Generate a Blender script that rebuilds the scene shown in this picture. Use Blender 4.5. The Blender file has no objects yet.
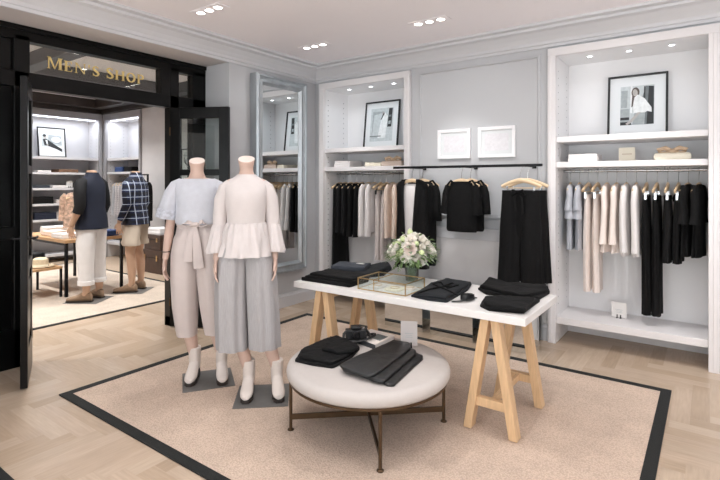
import bpy, math, random
from mathutils import Vector, Matrix, noise
SC = bpy.context.scene
COL = SC.collection
RND = random.Random(11)
PI = math.pi
V = Vector

# ------------------------------------------------------------------ survey of the room (camera at the origin, eye height H)
FPX, HY, H = 486.0, 181.5, 1.45
TH = math.atan2(350, FPX)
FW = (-math.sin(TH), math.cos(TH)); RT = (math.cos(TH), math.sin(TH))
def ray(px, py):
    a = (px-360)/FPX
    return V((FW[0]+RT[0]*a, FW[1]+RT[1]*a, (HY-py)/FPX))
def onz(px, py, z): d = ray(px, py); t = (z-H)/d.z; return V((d.x*t, d.y*t, z))
def ony(px, py, y): d = ray(px, py); t = y/d.y; return V((d.x*t, y, H+d.z*t))
def onx(px, py, x): d = ray(px, py); t = x/d.x; return V((x, d.y*t, H+d.z*t))

# ------------------------------------------------------------------ materials
def lin(c):
    return tuple((v/255/12.92 if v/255 <= .04045 else ((v/255+.055)/1.055)**2.4) for v in c)
MATS = {}
def mat(name, col, rough=.6, metal=0., var=.05, scale=8., bump=0., bscale=60., emit=0., alpha=1., trans=0., spec=.5, stretch=None, sheen=0., coat=0.):
    m = bpy.data.materials.new(name); m.use_nodes = True
    nt = m.node_tree; b = nt.nodes['Principled BSDF']
    c = lin(col)
    b.inputs['Roughness'].default_value = rough; b.inputs['Metallic'].default_value = metal
    b.inputs['Specular IOR Level'].default_value = spec
    tc = nt.nodes.new('ShaderNodeTexCoord'); mp = nt.nodes.new('ShaderNodeMapping')
    nt.links.new(tc.outputs['Object'], mp.inputs['Vector'])
    if stretch: mp.inputs['Scale'].default_value = stretch
    n = nt.nodes.new('ShaderNodeTexNoise'); n.inputs['Scale'].default_value = scale; n.inputs['Detail'].default_value = 4
    nt.links.new(mp.outputs['Vector'], n.inputs['Vector'])
    r = nt.nodes.new('ShaderNodeValToRGB')
    r.color_ramp.elements[0].position = .3; r.color_ramp.elements[1].position = .7
    r.color_ramp.elements[0].color = tuple(v*(1-var) for v in c)+(1,)
    r.color_ramp.elements[1].color = tuple(min(1, v*(1+var)) for v in c)+(1,)
    nt.links.new(n.outputs['Fac'], r.inputs['Fac']); nt.links.new(r.outputs['Color'], b.inputs['Base Color'])
    if bump:
        n2 = nt.nodes.new('ShaderNodeTexNoise'); n2.inputs['Scale'].default_value = bscale; n2.inputs['Detail'].default_value = 3
        nt.links.new(mp.outputs['Vector'], n2.inputs['Vector'])
        bp = nt.nodes.new('ShaderNodeBump'); bp.inputs['Strength'].default_value = bump; bp.inputs['Distance'].default_value = .01
        nt.links.new(n2.outputs['Fac'], bp.inputs['Height']); nt.links.new(bp.outputs['Normal'], b.inputs['Normal'])
    if emit:
        b.inputs['Emission Color'].default_value = c+(1,); b.inputs['Emission Strength'].default_value = emit
    if trans: b.inputs['Transmission Weight'].default_value = trans
    if sheen: b.inputs['Sheen Weight'].default_value = sheen
    if coat: b.inputs['Coat Weight'].default_value = coat
    MATS[name] = m
    return m
def pane_mat(name, tint=(245, 248, 247), refl=.07, ior=1.35):
    m = bpy.data.materials.new(name); m.use_nodes = True; nt = m.node_tree
    nt.nodes.remove(nt.nodes['Principled BSDF']); out = nt.nodes['Material Output']
    t = nt.nodes.new('ShaderNodeBsdfTransparent'); t.inputs['Color'].default_value = lin(tint)+(1,)
    g = nt.nodes.new('ShaderNodeBsdfGlossy'); g.inputs['Roughness'].default_value = .02
    fr = nt.nodes.new('ShaderNodeFresnel'); fr.inputs['IOR'].default_value = ior
    mx = nt.nodes.new('ShaderNodeMixShader')
    ma = nt.nodes.new('ShaderNodeMath'); ma.operation = 'ADD'; ma.inputs[1].default_value = refl-.03; ma.use_clamp = True
    nt.links.new(fr.outputs['Fac'], ma.inputs[0]); nt.links.new(ma.outputs[0], mx.inputs['Fac'])
    nt.links.new(t.outputs[0], mx.inputs[1]); nt.links.new(g.outputs[0], mx.inputs[2]); nt.links.new(mx.outputs[0], out.inputs['Surface'])
    MATS[name] = m; return m
def plaid_mat(name, base, c1, c2, s=18., rot=0):
    m = bpy.data.materials.new(name); m.use_nodes = True; nt = m.node_tree; b = nt.nodes['Principled BSDF']
    b.inputs['Roughness'].default_value = .85
    tc = nt.nodes.new('ShaderNodeTexCoord'); sep = nt.nodes.new('ShaderNodeSeparateXYZ'); nt.links.new(tc.outputs['Object'], sep.inputs[0])
    def stripe(sock, freq, thr, ph=0):
        a = nt.nodes.new('ShaderNodeMath'); a.operation = 'MULTIPLY_ADD'; a.inputs[1].default_value = freq; a.inputs[2].default_value = ph; nt.links.new(sock, a.inputs[0])
        f = nt.nodes.new('ShaderNodeMath'); f.operation = 'FRACT'; nt.links.new(a.outputs[0], f.inputs[0])
        g = nt.nodes.new('ShaderNodeMath'); g.operation = 'LESS_THAN'; g.inputs[1].default_value = thr; nt.links.new(f.outputs[0], g.inputs[0]); return g.outputs[0]
    def mix(f, a, col):
        x = nt.nodes.new('ShaderNodeMix'); x.data_type = 'RGBA'; nt.links.new(f, x.inputs[0])
        if isinstance(a, tuple): x.inputs[6].default_value = lin(a)+(1,)
        else: nt.links.new(a, x.inputs[6])
        x.inputs[7].default_value = lin(col)+(1,); return x.outputs[2]
    c = mix(stripe(sep.outputs['Z'], s, .45), base, c1)
    c = mix(stripe(sep.outputs['X'], s, .2), c, c1)
    c = mix(stripe(sep.outputs['X'], s, .09, .4), c, c2)
    c = mix(stripe(sep.outputs['Z'], s, .09, .3), c, c2)
    nt.links.new(c, b.inputs['Base Color']); MATS[name] = m; return m

mat('wall_paint', (190, 192, 195), .55, var=.015, scale=2)
mat('ceiling_paint', (247, 243, 246), .7, var=.01, scale=2)
mat('soffit_paint', (206, 200, 198), .7, var=.01, scale=2)
mat('trim_paint', (206, 207, 210), .4, var=.01, scale=3)
mat('far_paint', (236, 236, 238), .6, var=.01, scale=2)  # paler than wall_paint, for unseen walls, added to bounce light
mat('pale_stone', (236, 233, 230), .4, var=.02, scale=2)
mat('wainscot_grey', (224, 223, 223), .5, var=.03, scale=3)
mat('cabinet_white', (226, 224, 225), .38, var=.012, scale=3)
mat('cabinet_inner', (234, 234, 235), .45, var=.012, scale=3)
mat('peg_dark', (120, 122, 126), .5, var=0)
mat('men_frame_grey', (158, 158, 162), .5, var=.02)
mat('men_white', (208, 208, 211), .5, var=.02)
mat('black_paint', (10, 10, 10), .3, spec=.22, var=.1, scale=5)
mat('brass', (206, 176, 128), .3, 1., var=.08, scale=20)
mat('gold_leaf', (226, 202, 134), .4, .25, var=.08, scale=30)
mat('bronze', (92, 74, 56), .42, .85, var=.1, scale=20)
mat('dark_metal', (40, 40, 42), .4, .8, var=.08, scale=20)
mat('chrome', (200, 200, 200), .18, 1., var=.02)
mat('mirror_glass', (233, 236, 236), .012, 1., var=0)
mat('silver_leaf', (172, 178, 182), .36, .72, var=.13, scale=14, stretch=(1, 1, .25), bump=.08, bscale=30)
mat('silver_side', (150, 153, 156), .5, .35, var=.16, scale=12, stretch=(1, 1, .3))
pane_mat('pane'); pane_mat('box_glass', (248, 250, 249), .075, 1.0005); pane_mat('vase_glass', (206, 224, 208), .12); pane_mat('print_glass', (250, 250, 250), .05)
mat('oak_light', (212, 178, 138), .45, var=.1, scale=6, stretch=(12, 12, 1.2), bump=.04, bscale=40)
mat('table_white', (226, 224, 222), .35, var=.01)
mat('upholstery', (184, 178, 174), .8, var=.02, scale=30, bump=.15, bscale=220)
mat('plate_grey', (116, 114, 112), .5, .3, var=.06, scale=20)
mat('skin_female', (200, 172, 158), .5, var=.02)
mat('skin_male', (205, 168, 142), .5, var=.02)
mat('neck_cap', (222, 206, 197), .5, var=.01)
mat('blouse_pale_blue', (196, 199, 207), .85, var=.04, scale=25, bump=.2, bscale=120, sheen=.2)
mat('lace_pale', (188, 191, 200), .9, var=.2, scale=60, bump=.5, bscale=150)
mat('blush_white', (204, 197, 195), .8, var=.02, scale=20, bump=.1, bscale=100, sheen=.2)
mat('blush_silk', (196, 185, 181), .6, var=.03, scale=12, bump=.06, bscale=60, sheen=.2)
mat('culotte_grey', (168, 166, 167), .85, var=.09, scale=20, stretch=(14, 14, .8), bump=.3, bscale=60)
mat('boot_white', (212, 203, 196), .45, var=.03)
mat('sole_dark', (46, 38, 34), .5, var=.05)
BLK = mat('black_cloth', (10, 10, 11), .85, var=.25, scale=14, bump=.4, bscale=45, spec=.25)
mat('black_lace', (17, 17, 19), .85, var=.6, scale=70, bump=.6, bscale=120, spec=.3)
mat('charcoal_cloth', (24, 27, 31), .8, var=.15, scale=14, bump=.3, bscale=60, spec=.3)
mat('slate_cloth', (52, 57, 66), .8, var=.1, scale=14, bump=.2, bscale=80)
mat('leather_black', (19, 20, 22), .42, var=.12, scale=9, bump=.12, bscale=40)
mat('white_cloth', (226, 223, 222), .8, var=.02, scale=12, bump=.15, bscale=50)
mat('pink_cloth', (236, 225, 218), .75, var=.03, scale=12, bump=.12, bscale=40)
mat('peach_cloth', (228, 210, 196), .85, var=.05, scale=30, bump=.4, bscale=90)
mat('greyblue_cloth', (178, 181, 188), .8, var=.05, scale=20, bump=.2, bscale=60)
mat('greige_cloth', (206, 198, 195), .8, var=.05, scale=20, bump=.2, bscale=60)
mat('hanger_wood', (230, 204, 168), .45, var=.1, scale=20, stretch=(1, 8, 8))
mat('navy_cloth', (16, 24, 44), .8, var=.1, scale=14, bump=.2, bscale=60)
mat('black_navy', (10, 11, 17), .8, var=.1, scale=14)
mat('chino_white', (236, 234, 234), .8, var=.03, scale=12, bump=.15, bscale=40)
mat('short_stone', (196, 182, 166), .8, var=.04, scale=12, bump=.15, bscale=40)
mat('suede_tan', (148, 124, 102), .85, var=.1, scale=25)
mat('denim', (48, 70, 116), .85, var=.15, scale=40)
mat('brown_cloth', (120, 92, 74), .85, var=.25, scale=35)
mat('straw', (214, 198, 170), .8, var=.1, scale=60, bump=.4, bscale=120)
mat('trunk_brown', (66, 46, 36), .5, var=.25, scale=12)
mat('table_wood', (186, 148, 108), .45, var=.1, scale=5, stretch=(1, 8, 8))
mat('beam_dark', (40, 32, 28), .5, var=.15, scale=6)
mat('paper', (228, 226, 223), .6, var=.01)
mat('acrylic', (190, 184, 181), .3, var=.01)
mat('cream_card', (238, 232, 214), .6, var=.02)
mat('frame_black', (16, 20, 22), .35, var=.05)
mat('frame_white', (244, 244, 246), .4, var=.01)
mat('mat_board', (220, 224, 226), .7, var=.01)
mat('drawing_pale', (222, 222, 226), .7, var=.06, scale=40)
for k, v in dict(p_dark=(38, 42, 44), p_mid=(104, 112, 114), p_soft=(156, 164, 166), p_light=(188, 196, 198), p_white=(222, 226, 227), p_skin=(172, 168, 164), p_hair=(84, 76, 72), p_tan=(160, 134, 108)).items():
    mat(k, v, .6, var=.12, scale=30)
mat('book_white', (236, 228, 222), .5, var=.03); mat('book_dark', (58, 62, 66), .5, var=.1)
mat('rose_white', (248, 244, 236), .7, var=.03); mat('rose_blush', (248, 236, 228), .7, var=.04); mat('bud_green', (206, 220, 168), .7, var=.1)
mat('leaf_green', (92, 116, 66), .6, var=.25, scale=30); mat('leaf_grey', (148, 164, 138), .7, var=.15, scale=30); mat('stem_green', (96, 122, 70), .6, var=.15)
mat('towel_white', (232, 232, 234), .9, var=.03)
mat('tan_leather', (206, 180, 152), .6, var=.12, scale=20)
mat('lamp_glow', (255, 250, 242), .5, var=0, emit=9)
mat('cool_glow', (246, 250, 255), .5, var=0, emit=9)
mat('strip_glow', (240, 244, 255), .5, var=0, emit=3)
mat('print_shirt', (206, 176, 156), .85, var=.5, scale=26)
mat('storefront_sky', (235, 240, 250), .5, var=0)
plaid_mat('plaid_navy', (30, 40, 72), (16, 20, 36), (176, 186, 204), 11)
plaid_mat('plaid_pale', (226, 224, 224), (182, 180, 186), (120, 118, 128), 24)
for i, c in enumerate([(184, 165, 145), (179, 159, 138), (190, 171, 151), (172, 152, 131), (183, 163, 143), (188, 168, 148)]):
    for ax in 'xy':
        mat(f'oak_{ax}{i}', c, .27, var=.07, scale=5, stretch=(1.2, 14, 1) if ax == 'x' else (14, 1.2, 1), bump=.03, bscale=20)
def sisal(name, col):
    m = mat(name, col, .92, var=.07, scale=6, spec=.15)
    nt = m.node_tree; b = nt.nodes['Principled BSDF']; tc = nt.nodes['Texture Coordinate']
    rm = [n for n in nt.nodes if n.type == 'VALTORGB'][0]
    w = nt.nodes.new('ShaderNodeTexVoronoi'); w.inputs['Scale'].default_value = 120; nt.links.new(tc.outputs['Object'], w.inputs['Vector'])
    mr = nt.nodes.new('ShaderNodeMapRange'); mr.inputs[1].default_value = 0; mr.inputs[2].default_value = .75; mr.inputs[3].default_value = 1.1; mr.inputs[4].default_value = .78
    nt.links.new(w.outputs['Distance'], mr.inputs[0])
    mu = nt.nodes.new('ShaderNodeVectorMath'); mu.operation = 'SCALE'
    nt.links.new(rm.outputs['Color'], mu.inputs[0]); nt.links.new(mr.outputs[0], mu.inputs['Scale']); nt.links.new(mu.outputs[0], b.inputs['Base Color'])
    bp = nt.nodes.new('ShaderNodeBump'); bp.inputs['Strength'].default_value = .5; bp.inputs['Distance'].default_value = .006; bp.invert = True
    nt.links.new(w.outputs['Distance'], bp.inputs['Height']); nt.links.new(bp.outputs['Normal'], b.inputs['Normal'])
sisal('sisal', (206, 185, 168)); sisal('sisal_men', (206, 192, 178))
mat('rug_black', (18, 20, 19), .85, var=.2, scale=60, bump=.3, bscale=200)

# ------------------------------------------------------------------ mesh builder
class MB:
    def __init__(s): s.v = []; s.f = []; s.mi = []
    def add(s, vs, fs, mi=0):
        o = len(s.v); s.v += [tuple(p) for p in vs]
        for f in fs: s.f.append(tuple(i+o for i in f)); s.mi.append(mi)
        return s
    def box(s, x0, x1, y0, y1, z0, z1, mi=0, M=None):
        vs = [V((x, y, z)) for z in (z0, z1) for y in (y0, y1) for x in (x0, x1)]
        if M: vs = [M @ p for p in vs]
        return s.add(vs, [(0, 2, 3, 1), (4, 5, 7, 6), (0, 1, 5, 4), (2, 6, 7, 3), (0, 4, 6, 2), (1, 3, 7, 5)], mi)
    def bar(s, a, b, wx, wy, mi=0, up=(0, 1, 0)):      # straight square bar between two points, wx along side, wy along up
        a, b = V(a), V(b); t = (b-a).normalized(); u = V(up); u = (u-t*u.dot(t)).normalized(); sd = t.cross(u)
        vs = []
        for p in (a, b):
            for i, j in ((-1, -1), (1, -1), (1, 1), (-1, 1)): vs.append(p+sd*i*wx/2+u*j*wy/2)
        return s.add(vs, [(3, 2, 1, 0), (4, 5, 6, 7), (0, 1, 5, 4), (1, 2, 6, 5), (2, 3, 7, 6), (3, 0, 4, 7)], mi)
    def loft(s, rings, mi=0, cap0=True, cap1=True, closed=True):
        n = len(rings[0]); o = len(s.v); m = len(rings)
        for r in rings: s.v += [tuple(p) for p in r]
        for k in range(m-1):
            for i in range(n if closed else n-1):
                j = (i+1) % n
                s.f.append((o+k*n+i, o+k*n+j, o+(k+1)*n+j, o+(k+1)*n+i)); s.mi.append(mi)
        if cap0: s.f.append(tuple(o+i for i in reversed(range(n)))); s.mi.append(mi)
        if cap1: s.f.append(tuple(o+(m-1)*n+i for i in range(n))); s.mi.append(mi)
        return s
    def sweep(s, pts, rads, n=12, side=None, mi=0, caps=True, ripple=None):
        pts = [V(p) for p in pts]; rings = []; prev = V(side) if side else None
        for k, p in enumerate(pts):
            t = (pts[min(k+1, len(pts)-1)]-pts[max(k-1, 0)]).normalized()
            a = prev if prev is not None else (V((1, 0, 0)) if abs(t.x) < .9 else V((0, 1, 0)))
            a = (a-t*a.dot(t)); a = a.normalized() if a.length > 1e-6 else t.orthogonal().normalized()
            prev = a; b = t.cross(a)
            r = rads[k] if isinstance(rads, list) else rads
            ra, rb = r if isinstance(r, tuple) else (r, r)
            ring = []
            for i in range(n):
                ph = 2*PI*i/n; q = 1.
                if ripple: q = 1+ripple[0](k/(len(pts)-1))*math.cos(ripple[1]*ph+ripple[2])
                ring.append(p+a*ra*math.cos(ph)*q+b*rb*math.sin(ph)*q)
            rings.append(ring)
        return s.loft(rings, mi, caps, caps)
    def rings(s, rr, n=40, mi=0, cap0=False, cap1=False):   # horizontal rings: (cx, cy, z, rx, ry[, amp, k, phase])
        out = []
        for r in rr:
            cx, cy, z, rx, ry = r[:5]; amp, k, ph0 = (r[5:8] if len(r) > 5 else (0, 1, 0))
            ring = []
            for i in range(n):
                ph = 2*PI*i/n; q = 1+amp*math.cos(k*ph+ph0)+amp*.5*math.cos((k*1.7//1)*ph+ph0*2.3)
                ring.append((cx+rx*math.cos(ph)*q, cy+ry*math.sin(ph)*q, z))
            out.append(ring)
        return s.loft(out, mi, cap0, cap1)
    def lathe(s, prof, c=(0, 0, 0), n=32, mi=0, cap0=True, cap1=True):
        return s.loft([[(c[0]+r*math.cos(2*PI*i/n), c[1]+r*math.sin(2*PI*i/n), c[2]+z) for i in range(n)] for r, z in prof], mi, cap0, cap1)
    def disc(s, c, r, n=20, mi=0, normal=(0, 0, -1)):
        nrm = V(normal); a = nrm.orthogonal().normalized(); b = nrm.cross(a); c = V(c)
        return s.add([c+a*r*math.cos(2*PI*i/n)+b*r*math.sin(2*PI*i/n) for i in range(n)], [tuple(range(n))], mi)
    def prism(s, poly, M, d, mi=0):                    # 2D polygon (u, v) extruded by d along the local third axis of M
        n = len(poly); vs = [M @ V((u, v, 0)) for u, v in poly]+[M @ V((u, v, d)) for u, v in poly]
        fs = [tuple(reversed(range(n))), tuple(range(n, 2*n))]+[(i, (i+1) % n, n+(i+1) % n, n+i) for i in range(n)]
        return s.add(vs, fs, mi)
    def build(s, name, mats, parent=None, loc=None, smooth=True, bevel=0, angle=40):
        me = bpy.data.meshes.new(name); me.from_pydata(s.v, [], s.f)
        if isinstance(mats, str): mats = [mats]
        for m in mats: me.materials.append(MATS[m])
        me.polygons.foreach_set('material_index', s.mi)
        if smooth:
            me.shade_smooth(); me.set_sharp_from_angle(angle=math.radians(angle))
        me.update()
        o = bpy.data.objects.new(name, me); COL.objects.link(o)
        if parent: o.parent = parent
        if loc is not None: o.location = loc
        if bevel:
            b = o.modifiers.new('bevel', 'BEVEL'); b.width = bevel; b.segments = 2; b.limit_method = 'ANGLE'
        return o
def empty(name, label, cat, loc=(0, 0, 0), rz=0, group=None):
    o = bpy.data.objects.new(name, None); o.empty_display_size = .1; COL.objects.link(o); o.location = loc; o.rotation_euler = (0, 0, rz)
    return tag(o, label, cat, group)
def tag(o, label, cat, group=None):
    o['label'] = label; o['category'] = cat
    if group: o['group'] = group
    return o
def struct(name, mb, mats, **k):
    o = mb.build(name, mats, smooth=k.pop('smooth', False), **k); o['kind'] = 'structure'; return o
def dup(root, loc, rz=None, label=None, group=None):
    r = root.copy(); COL.objects.link(r); r.location = loc
    if rz is not None: r.rotation_euler = (0, 0, rz)
    if label: r['label'] = label
    if group: r['group'] = group
    for ch in list(root.children):
        c = ch.copy(); COL.objects.link(c); c.parent = r
        for g in list(ch.children):
            d = g.copy(); COL.objects.link(d); d.parent = c
    return r

# ------------------------------------------------------------------ the room
XL, YB, ZC = -4.0, 4.60, 2.86          # left wall, back wall, ceiling
XF = -4.43                             # plane of the black shopfront
YJ = 3.257                             # jamb beside the shopfront
XR, YF = 3.2, -3.2
# floor slab and herringbone boards
fl = MB(); fl.box(-10.4, 1.2, -.4, 5.3, -.1, -.002, 0); fl.box(-10.4, -5.4, YF-.1, -.4, -.1, -.002, 0)
fl.box(-5.4, XR+.1, YF-.1, -.4, -.1, -.002, 13); fl.box(1.2, XR+.1, -.4, 5.3, -.1, -.002, 13)   # pale slab added out of view to bounce light up to the ceiling
W, L = .1, .6
def clip(x0, x1, y0, y1):
    x0, x1 = max(x0, -5.45), min(x1, 1.2); y0, y1 = max(y0, -.4), min(y1, 5.04)
    return (x0, x1, y0, y1) if x1-x0 > .004 and y1-y0 > .004 else None
mats_floor = ['oak_x0']+[f'oak_x{i}' for i in range(6)]+[f'oak_y{i}' for i in range(6)]+['pale_stone']
g = .0011
for k in range(-60, 62):
    for m in range(-16, 16):
        a = k*W+2*L*m; b = k*W
        for horiz, q in ((True, clip(a+g, a+L-g, b+g, b+W-g)), (False, clip(a+L+g, a+L+W-g, b+W-L+g, b+W-g))):
            if q:
                mi = 1+RND.randrange(6)+(0 if horiz else 6)
                fl.add([(q[0], q[2], 0), (q[1], q[2], 0), (q[1], q[3], 0), (q[0], q[3], 0)], [(0, 1, 2, 3)], mi)
struct('floor', fl, mats_floor)
CABL, CABR = (-3.90, -2.62), (-1.19, .06)      # the two built-in cabinets in the back wall
wb = MB()
for x0, x1 in ((XL-.1, CABL[0]+.03), (CABL[1]-.03, CABR[0]+.03), (CABR[1]-.03, XR)): wb.box(x0, x1, YB, 5.15, 0, ZC)
for c in (CABL, CABR): wb.box(c[0]+.03, c[1]-.03, YB, 5.15, 2.61, ZC)
for c in (CABL, CABR): wb.box(c[0]+.03, c[1]-.03, 5.06, 5.15, -.05, 2.61)
struct('wall_back', wb, 'wall_paint')
wl = MB(); wl.box(XF-.12, XL, YJ, YB+.1, 0, ZC)
wl.box(XF-.12, XL, YF, YJ, 2.69, ZC+.05)
struct('wall_left', wl, 'wall_paint')
sf = MB(); sf.box(XF-.1, XL, YF, YJ, 2.675, 2.69); struct('trim_1', sf, 'soffit_paint')
wr = MB(); wr.box(XR, XR+.1, YF, 5.15, 0, ZC); struct('wall_right', wr, 'far_paint')
wf = MB()
for x0, x1 in ((XF, -3.4), (-.5, .1), (3.0, XR)): wf.box(x0, x1, YF-.1, YF, 0, ZC)
wf.box(XF, XR, YF-.1, YF, 2.6, ZC); wf.box(XF, XR, YF-.1, YF, 0, .25)
struct('wall_front', wf, 'far_paint')
for i, (x0, x1) in enumerate(((-3.4, -.5), (.1, 3.0))):
    o = struct(f'window_{i+2}', MB().box(x0, x1, YF-.06, YF-.05, .25, 2.6), 'pane')  # unseen panes, invented as openings for the added front fill
ce = MB(); ce.box(XL, XR+.1, YF-.1, 5.15, ZC, ZC+.1); struct('ceiling', ce, 'ceiling_paint')
# crown moulding (stepped cove) along the two walls
prof = [(0, -.19), (.016, -.19), (.018, -.165), (.03, -.16), (.034, -.135), (.06, -.10), (.10, -.062), (.14, -.05), (.145, -.03), (.19, -.022), (.195, 0), (0, 0)]
def strip(profile, a, b, out, z, ea=0, eb=0):
    a, b, out = V(a), V(b), V(out); t = (b-a).normalized(); m = MB()
    m.loft([[a+out*u+V((0, 0, z+w))-t*(-u*ea) for u, w in profile], [b+out*u+V((0, 0, z+w))+t*(-u*eb) for u, w in profile]])
    return m
struct('trim_2', strip(prof, (XL, YB, 0), (XR, YB, 0), (0, -1, 0), ZC, 1, 0), 'trim_paint')
struct('trim_3', strip(prof, (XL, YB, 0), (XL, YF, 0), (1, 0, 0), ZC, 1, 0), 'trim_paint')
bprof = [(0, 0), (.022, 0), (.022, .12), (.014, .135), (.012, .15), (0, .155)]
struct('baseboard_left', strip(bprof, (XL, YJ, 0), (XL, YB, 0), (1, 0, 0), 0), 'trim_paint')
struct('baseboard_back', strip(bprof, (CABL[1], YB, 0), (CABR[0], YB, 0), (0, -1, 0), 0), 'trim_paint')
# middle bay: raised panel moulding, dado rail and lower panel
pm = MB(); x0, x1 = -2.53, -1.26
def mould(mb, x0, x1, z0, z1, w=.034, d=.016):
    pr_ = [(0, .0), (.004, d*.6), (.012, d*.7), (.017, d), (.024, d), (.03, d*.4), (w, 0)]; C4 = [(x0, z0, 1, 1), (x1, z0, -1, 1), (x1, z1, -1, -1), (x0, z1, 1, -1)]
    for k in range(4):
        mb.loft([[(c[0]+c[2]*i, YB-q, c[1]+c[3]*i) for i, q in pr_] for c in (C4[k], C4[(k+1) % 4])], 0, False, False, closed=False)
mould(pm, x0, x1, 1.08, 2.62); struct('trim_4', pm, 'wall_paint')
dr = MB(); dr.box(CABL[1]+.002, CABR[0]-.002, YB-.03, YB, .87, .985); dr.box(CABL[1]+.002, CABR[0]-.002, YB-.045, YB, .965, .985)
struct('trim_5', dr, 'trim_paint', bevel=.004)
lp = MB(); lp.box(CABL[1]+.002, CABR[0]-.002, YB-.012, YB, .155, .87); struct('trim_6', lp, 'wainscot_grey')

# ------------------------------------------------------------------ rugs
def rug(name, label, x0, x1, y0, y1, bw, body, z=.008):
    r = empty(name, label, 'rug')
    MB().box(x0+bw, x1-bw, y0+bw, y1-bw, .0005, z).build('field', body, r, smooth=False)
    b = MB(); b.box(x0, x1, y0, y0+bw, .0005, z+.001); b.box(x0, x1, y1-bw, y1, .0005, z+.001)
    b.box(x0, x0+bw, y0+bw, y1-bw, .0005, z+.001); b.box(x1-bw, x1, y0+bw, y1-bw, .0005, z+.001)
    b.build('border', 'rug_black', r, smooth=False)
    return r
rug('area_rug', 'beige woven rug with black border under the white table and round ottoman', -3.58, -.215, 1.48, 3.98, .062, 'sisal')
rug('area_rug', 'beige woven rug with black border on the floor beyond the black doorway', -9.2, -5.35, .2, 4.05, .05, 'sisal_men')
rug('area_rug', 'rug of which only a black corner enters the picture at lower left', -5.3, -2.2, -2.2, .93, .062, 'sisal')

# ------------------------------------------------------------------ built-in cabinets
def cabinet(name, label, loc, rz, Wd, D, zi, zo, shelves, cols, stile=.07, foot=0, rail=None, peg=True, lights=3, glow='cool_glow'):
    r = empty(name, label, 'cabinet', loc, rz)
    fr = MB(); fr.box(0, stile, -.03, .02, 0, zi); fr.box(Wd-stile, Wd, -.03, .02, 0, zi); fr.box(0, Wd, -.03, .02, zi, zo)
    fr.box(.012, stile-.03, -.036, -.02, .02, zi); fr.box(Wd-stile+.03, Wd-.012, -.036, -.02, .02, zi)
    fr.build('face_frame', cols[0], r, smooth=False, bevel=.004)
    MB().box(stile-.02, Wd-stile+.02, D, D+.02, 0, zo-.02).build('back_panel', cols[1], r, smooth=False)
    for sx in (0, 1):
        p = MB(); xa, xb = (stile-.022, stile) if sx == 0 else (Wd-stile, Wd-stile+.022)
        p.box(xa, xb, .02, D, 0, zi, 0)
        if peg:
            xs = stile+.0008 if sx == 0 else Wd-stile-.0008
            for yy in (.07, D-.09):
                z = .34
                while z < zi-.08:
                    p.disc((xs, yy, z), .0065, 8, 1, (1 if sx == 0 else -1, 0, 0)); z += .064
        p.build('side_panel', [cols[1], 'peg_dark'], r, smooth=False)
    MB().box(stile, Wd-stile, .02, D, zi, zi+.02).build('top_panel', cols[1], r, smooth=False)
    for zt, th in shelves:
        MB().box(stile+.001, Wd-stile-.001, .0, D-.001, zt-th, zt).build('shelf', cols[-1] if len(cols) > 2 else cols[0], r, smooth=False, bevel=.003)
    if foot: MB().box(stile, Wd-stile, D-.03, D, 0, .12).build('plinth', cols[0], r, smooth=False)
    if rail:
        m = MB(); m.sweep([(stile+.005, .24, rail), (Wd-stile-.005, .24, rail)], .011, 12)
        ra = m.build('hanging_rail', 'chrome', r)
        for q in (.3, .72):
            m = MB()
            for dx in (-.018, .018): m.sweep([(Wd*q+dx, .24, rail), (Wd*q+dx, .24, rail+.045)], .005, 8)
            m.build('rail_bracket', 'chrome', ra)
    for k in range(lights):
        x = stile+(Wd-2*stile)*(.22+.28*k)
        d = MB(); d.lathe([(.03, 0), (.03, -.004), (.021, -.004)], (x, .17, zi), 20, 0, False, False); d.disc((x, .17, zi-.003), .021, 18, 1)
        d.build('puck_light', ['cabinet_white', glow], r)
        la = bpy.data.lights.new('puck_lamp', 'SPOT'); la.energy = PUCK; la.spot_size = 2.5; la.spot_blend = .9; la.shadow_soft_size = .04; la.color = (.82, .92, 1)
        lo = bpy.data.objects.new('puck_lamp', la); COL.objects.link(lo); lo.parent = r; lo.location = (x, .17, zi-.02)
    return r
PUCK, SPOT, FAR, FRONT_FILL, EXPO = 2.2, 3.4, 24, 92, 0.17
WALLSPOT, DOWNSPOT = 48, 12
SH = [(1.85, .05), (1.625, .05), (.235, .06)]
cabL = cabinet('wall_cabinet', 'white built-in cabinet next to the tall silver mirror', (CABL[0], 4.575, 0), 0, CABL[1]-CABL[0], .47, 2.575, 2.645, SH, ('cabinet_white', 'cabinet_inner'), foot=1, rail=1.545)
cabR = cabinet('wall_cabinet', 'white built-in cabinet holding the portrait of a woman in a white shirt', (CABR[0], 4.575, 0), 0, CABR[1]-CABR[0], .47, 2.575, 2.645, SH, ('cabinet_white', 'cabinet_inner'), foot=1, rail=1.545)
for c_ in cabR.children:
    if c_.type == 'LIGHT': c_.data.energy *= .5

# ------------------------------------------------------------------ ceiling lights
LP = []
for i in range(6):
    for j in range(5):
        x, y = -3.33+1.33*i, 3.82-1.31*j
        if x < 3.1 and y > YF+.2: LP.append((x, y))
seen = {(0, 0): 'recessed triple ceiling light nearest the tall mirror', (0, 1): 'recessed triple ceiling light nearest the black doorway', (1, 0): 'recessed triple ceiling light above the hanging black tops'}
def ceiling_light(x, y, label, z=ZC, cup='lamp_glow'):
    r = empty('ceiling_light', label, 'ceiling light', (x, y, z), 0, 'recessed ceiling lights')
    m = MB(); m.box(-.185, .185, -.062, .062, -.006, -.0005); m.build('trim_plate', 'ceiling_paint', r, smooth=False, bevel=.002)
    for k in (-1, 0, 1):
        d = MB(); d.lathe([(.046, -.006), (.046, -.010), (.034, -.010)], (k*.11, 0, 0), 20, 0, False, False); d.disc((k*.11, 0, -.008), .034, 18, 1)
        d.build('lamp', ['ceiling_paint', cup], r)
    return r
proto = None
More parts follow.
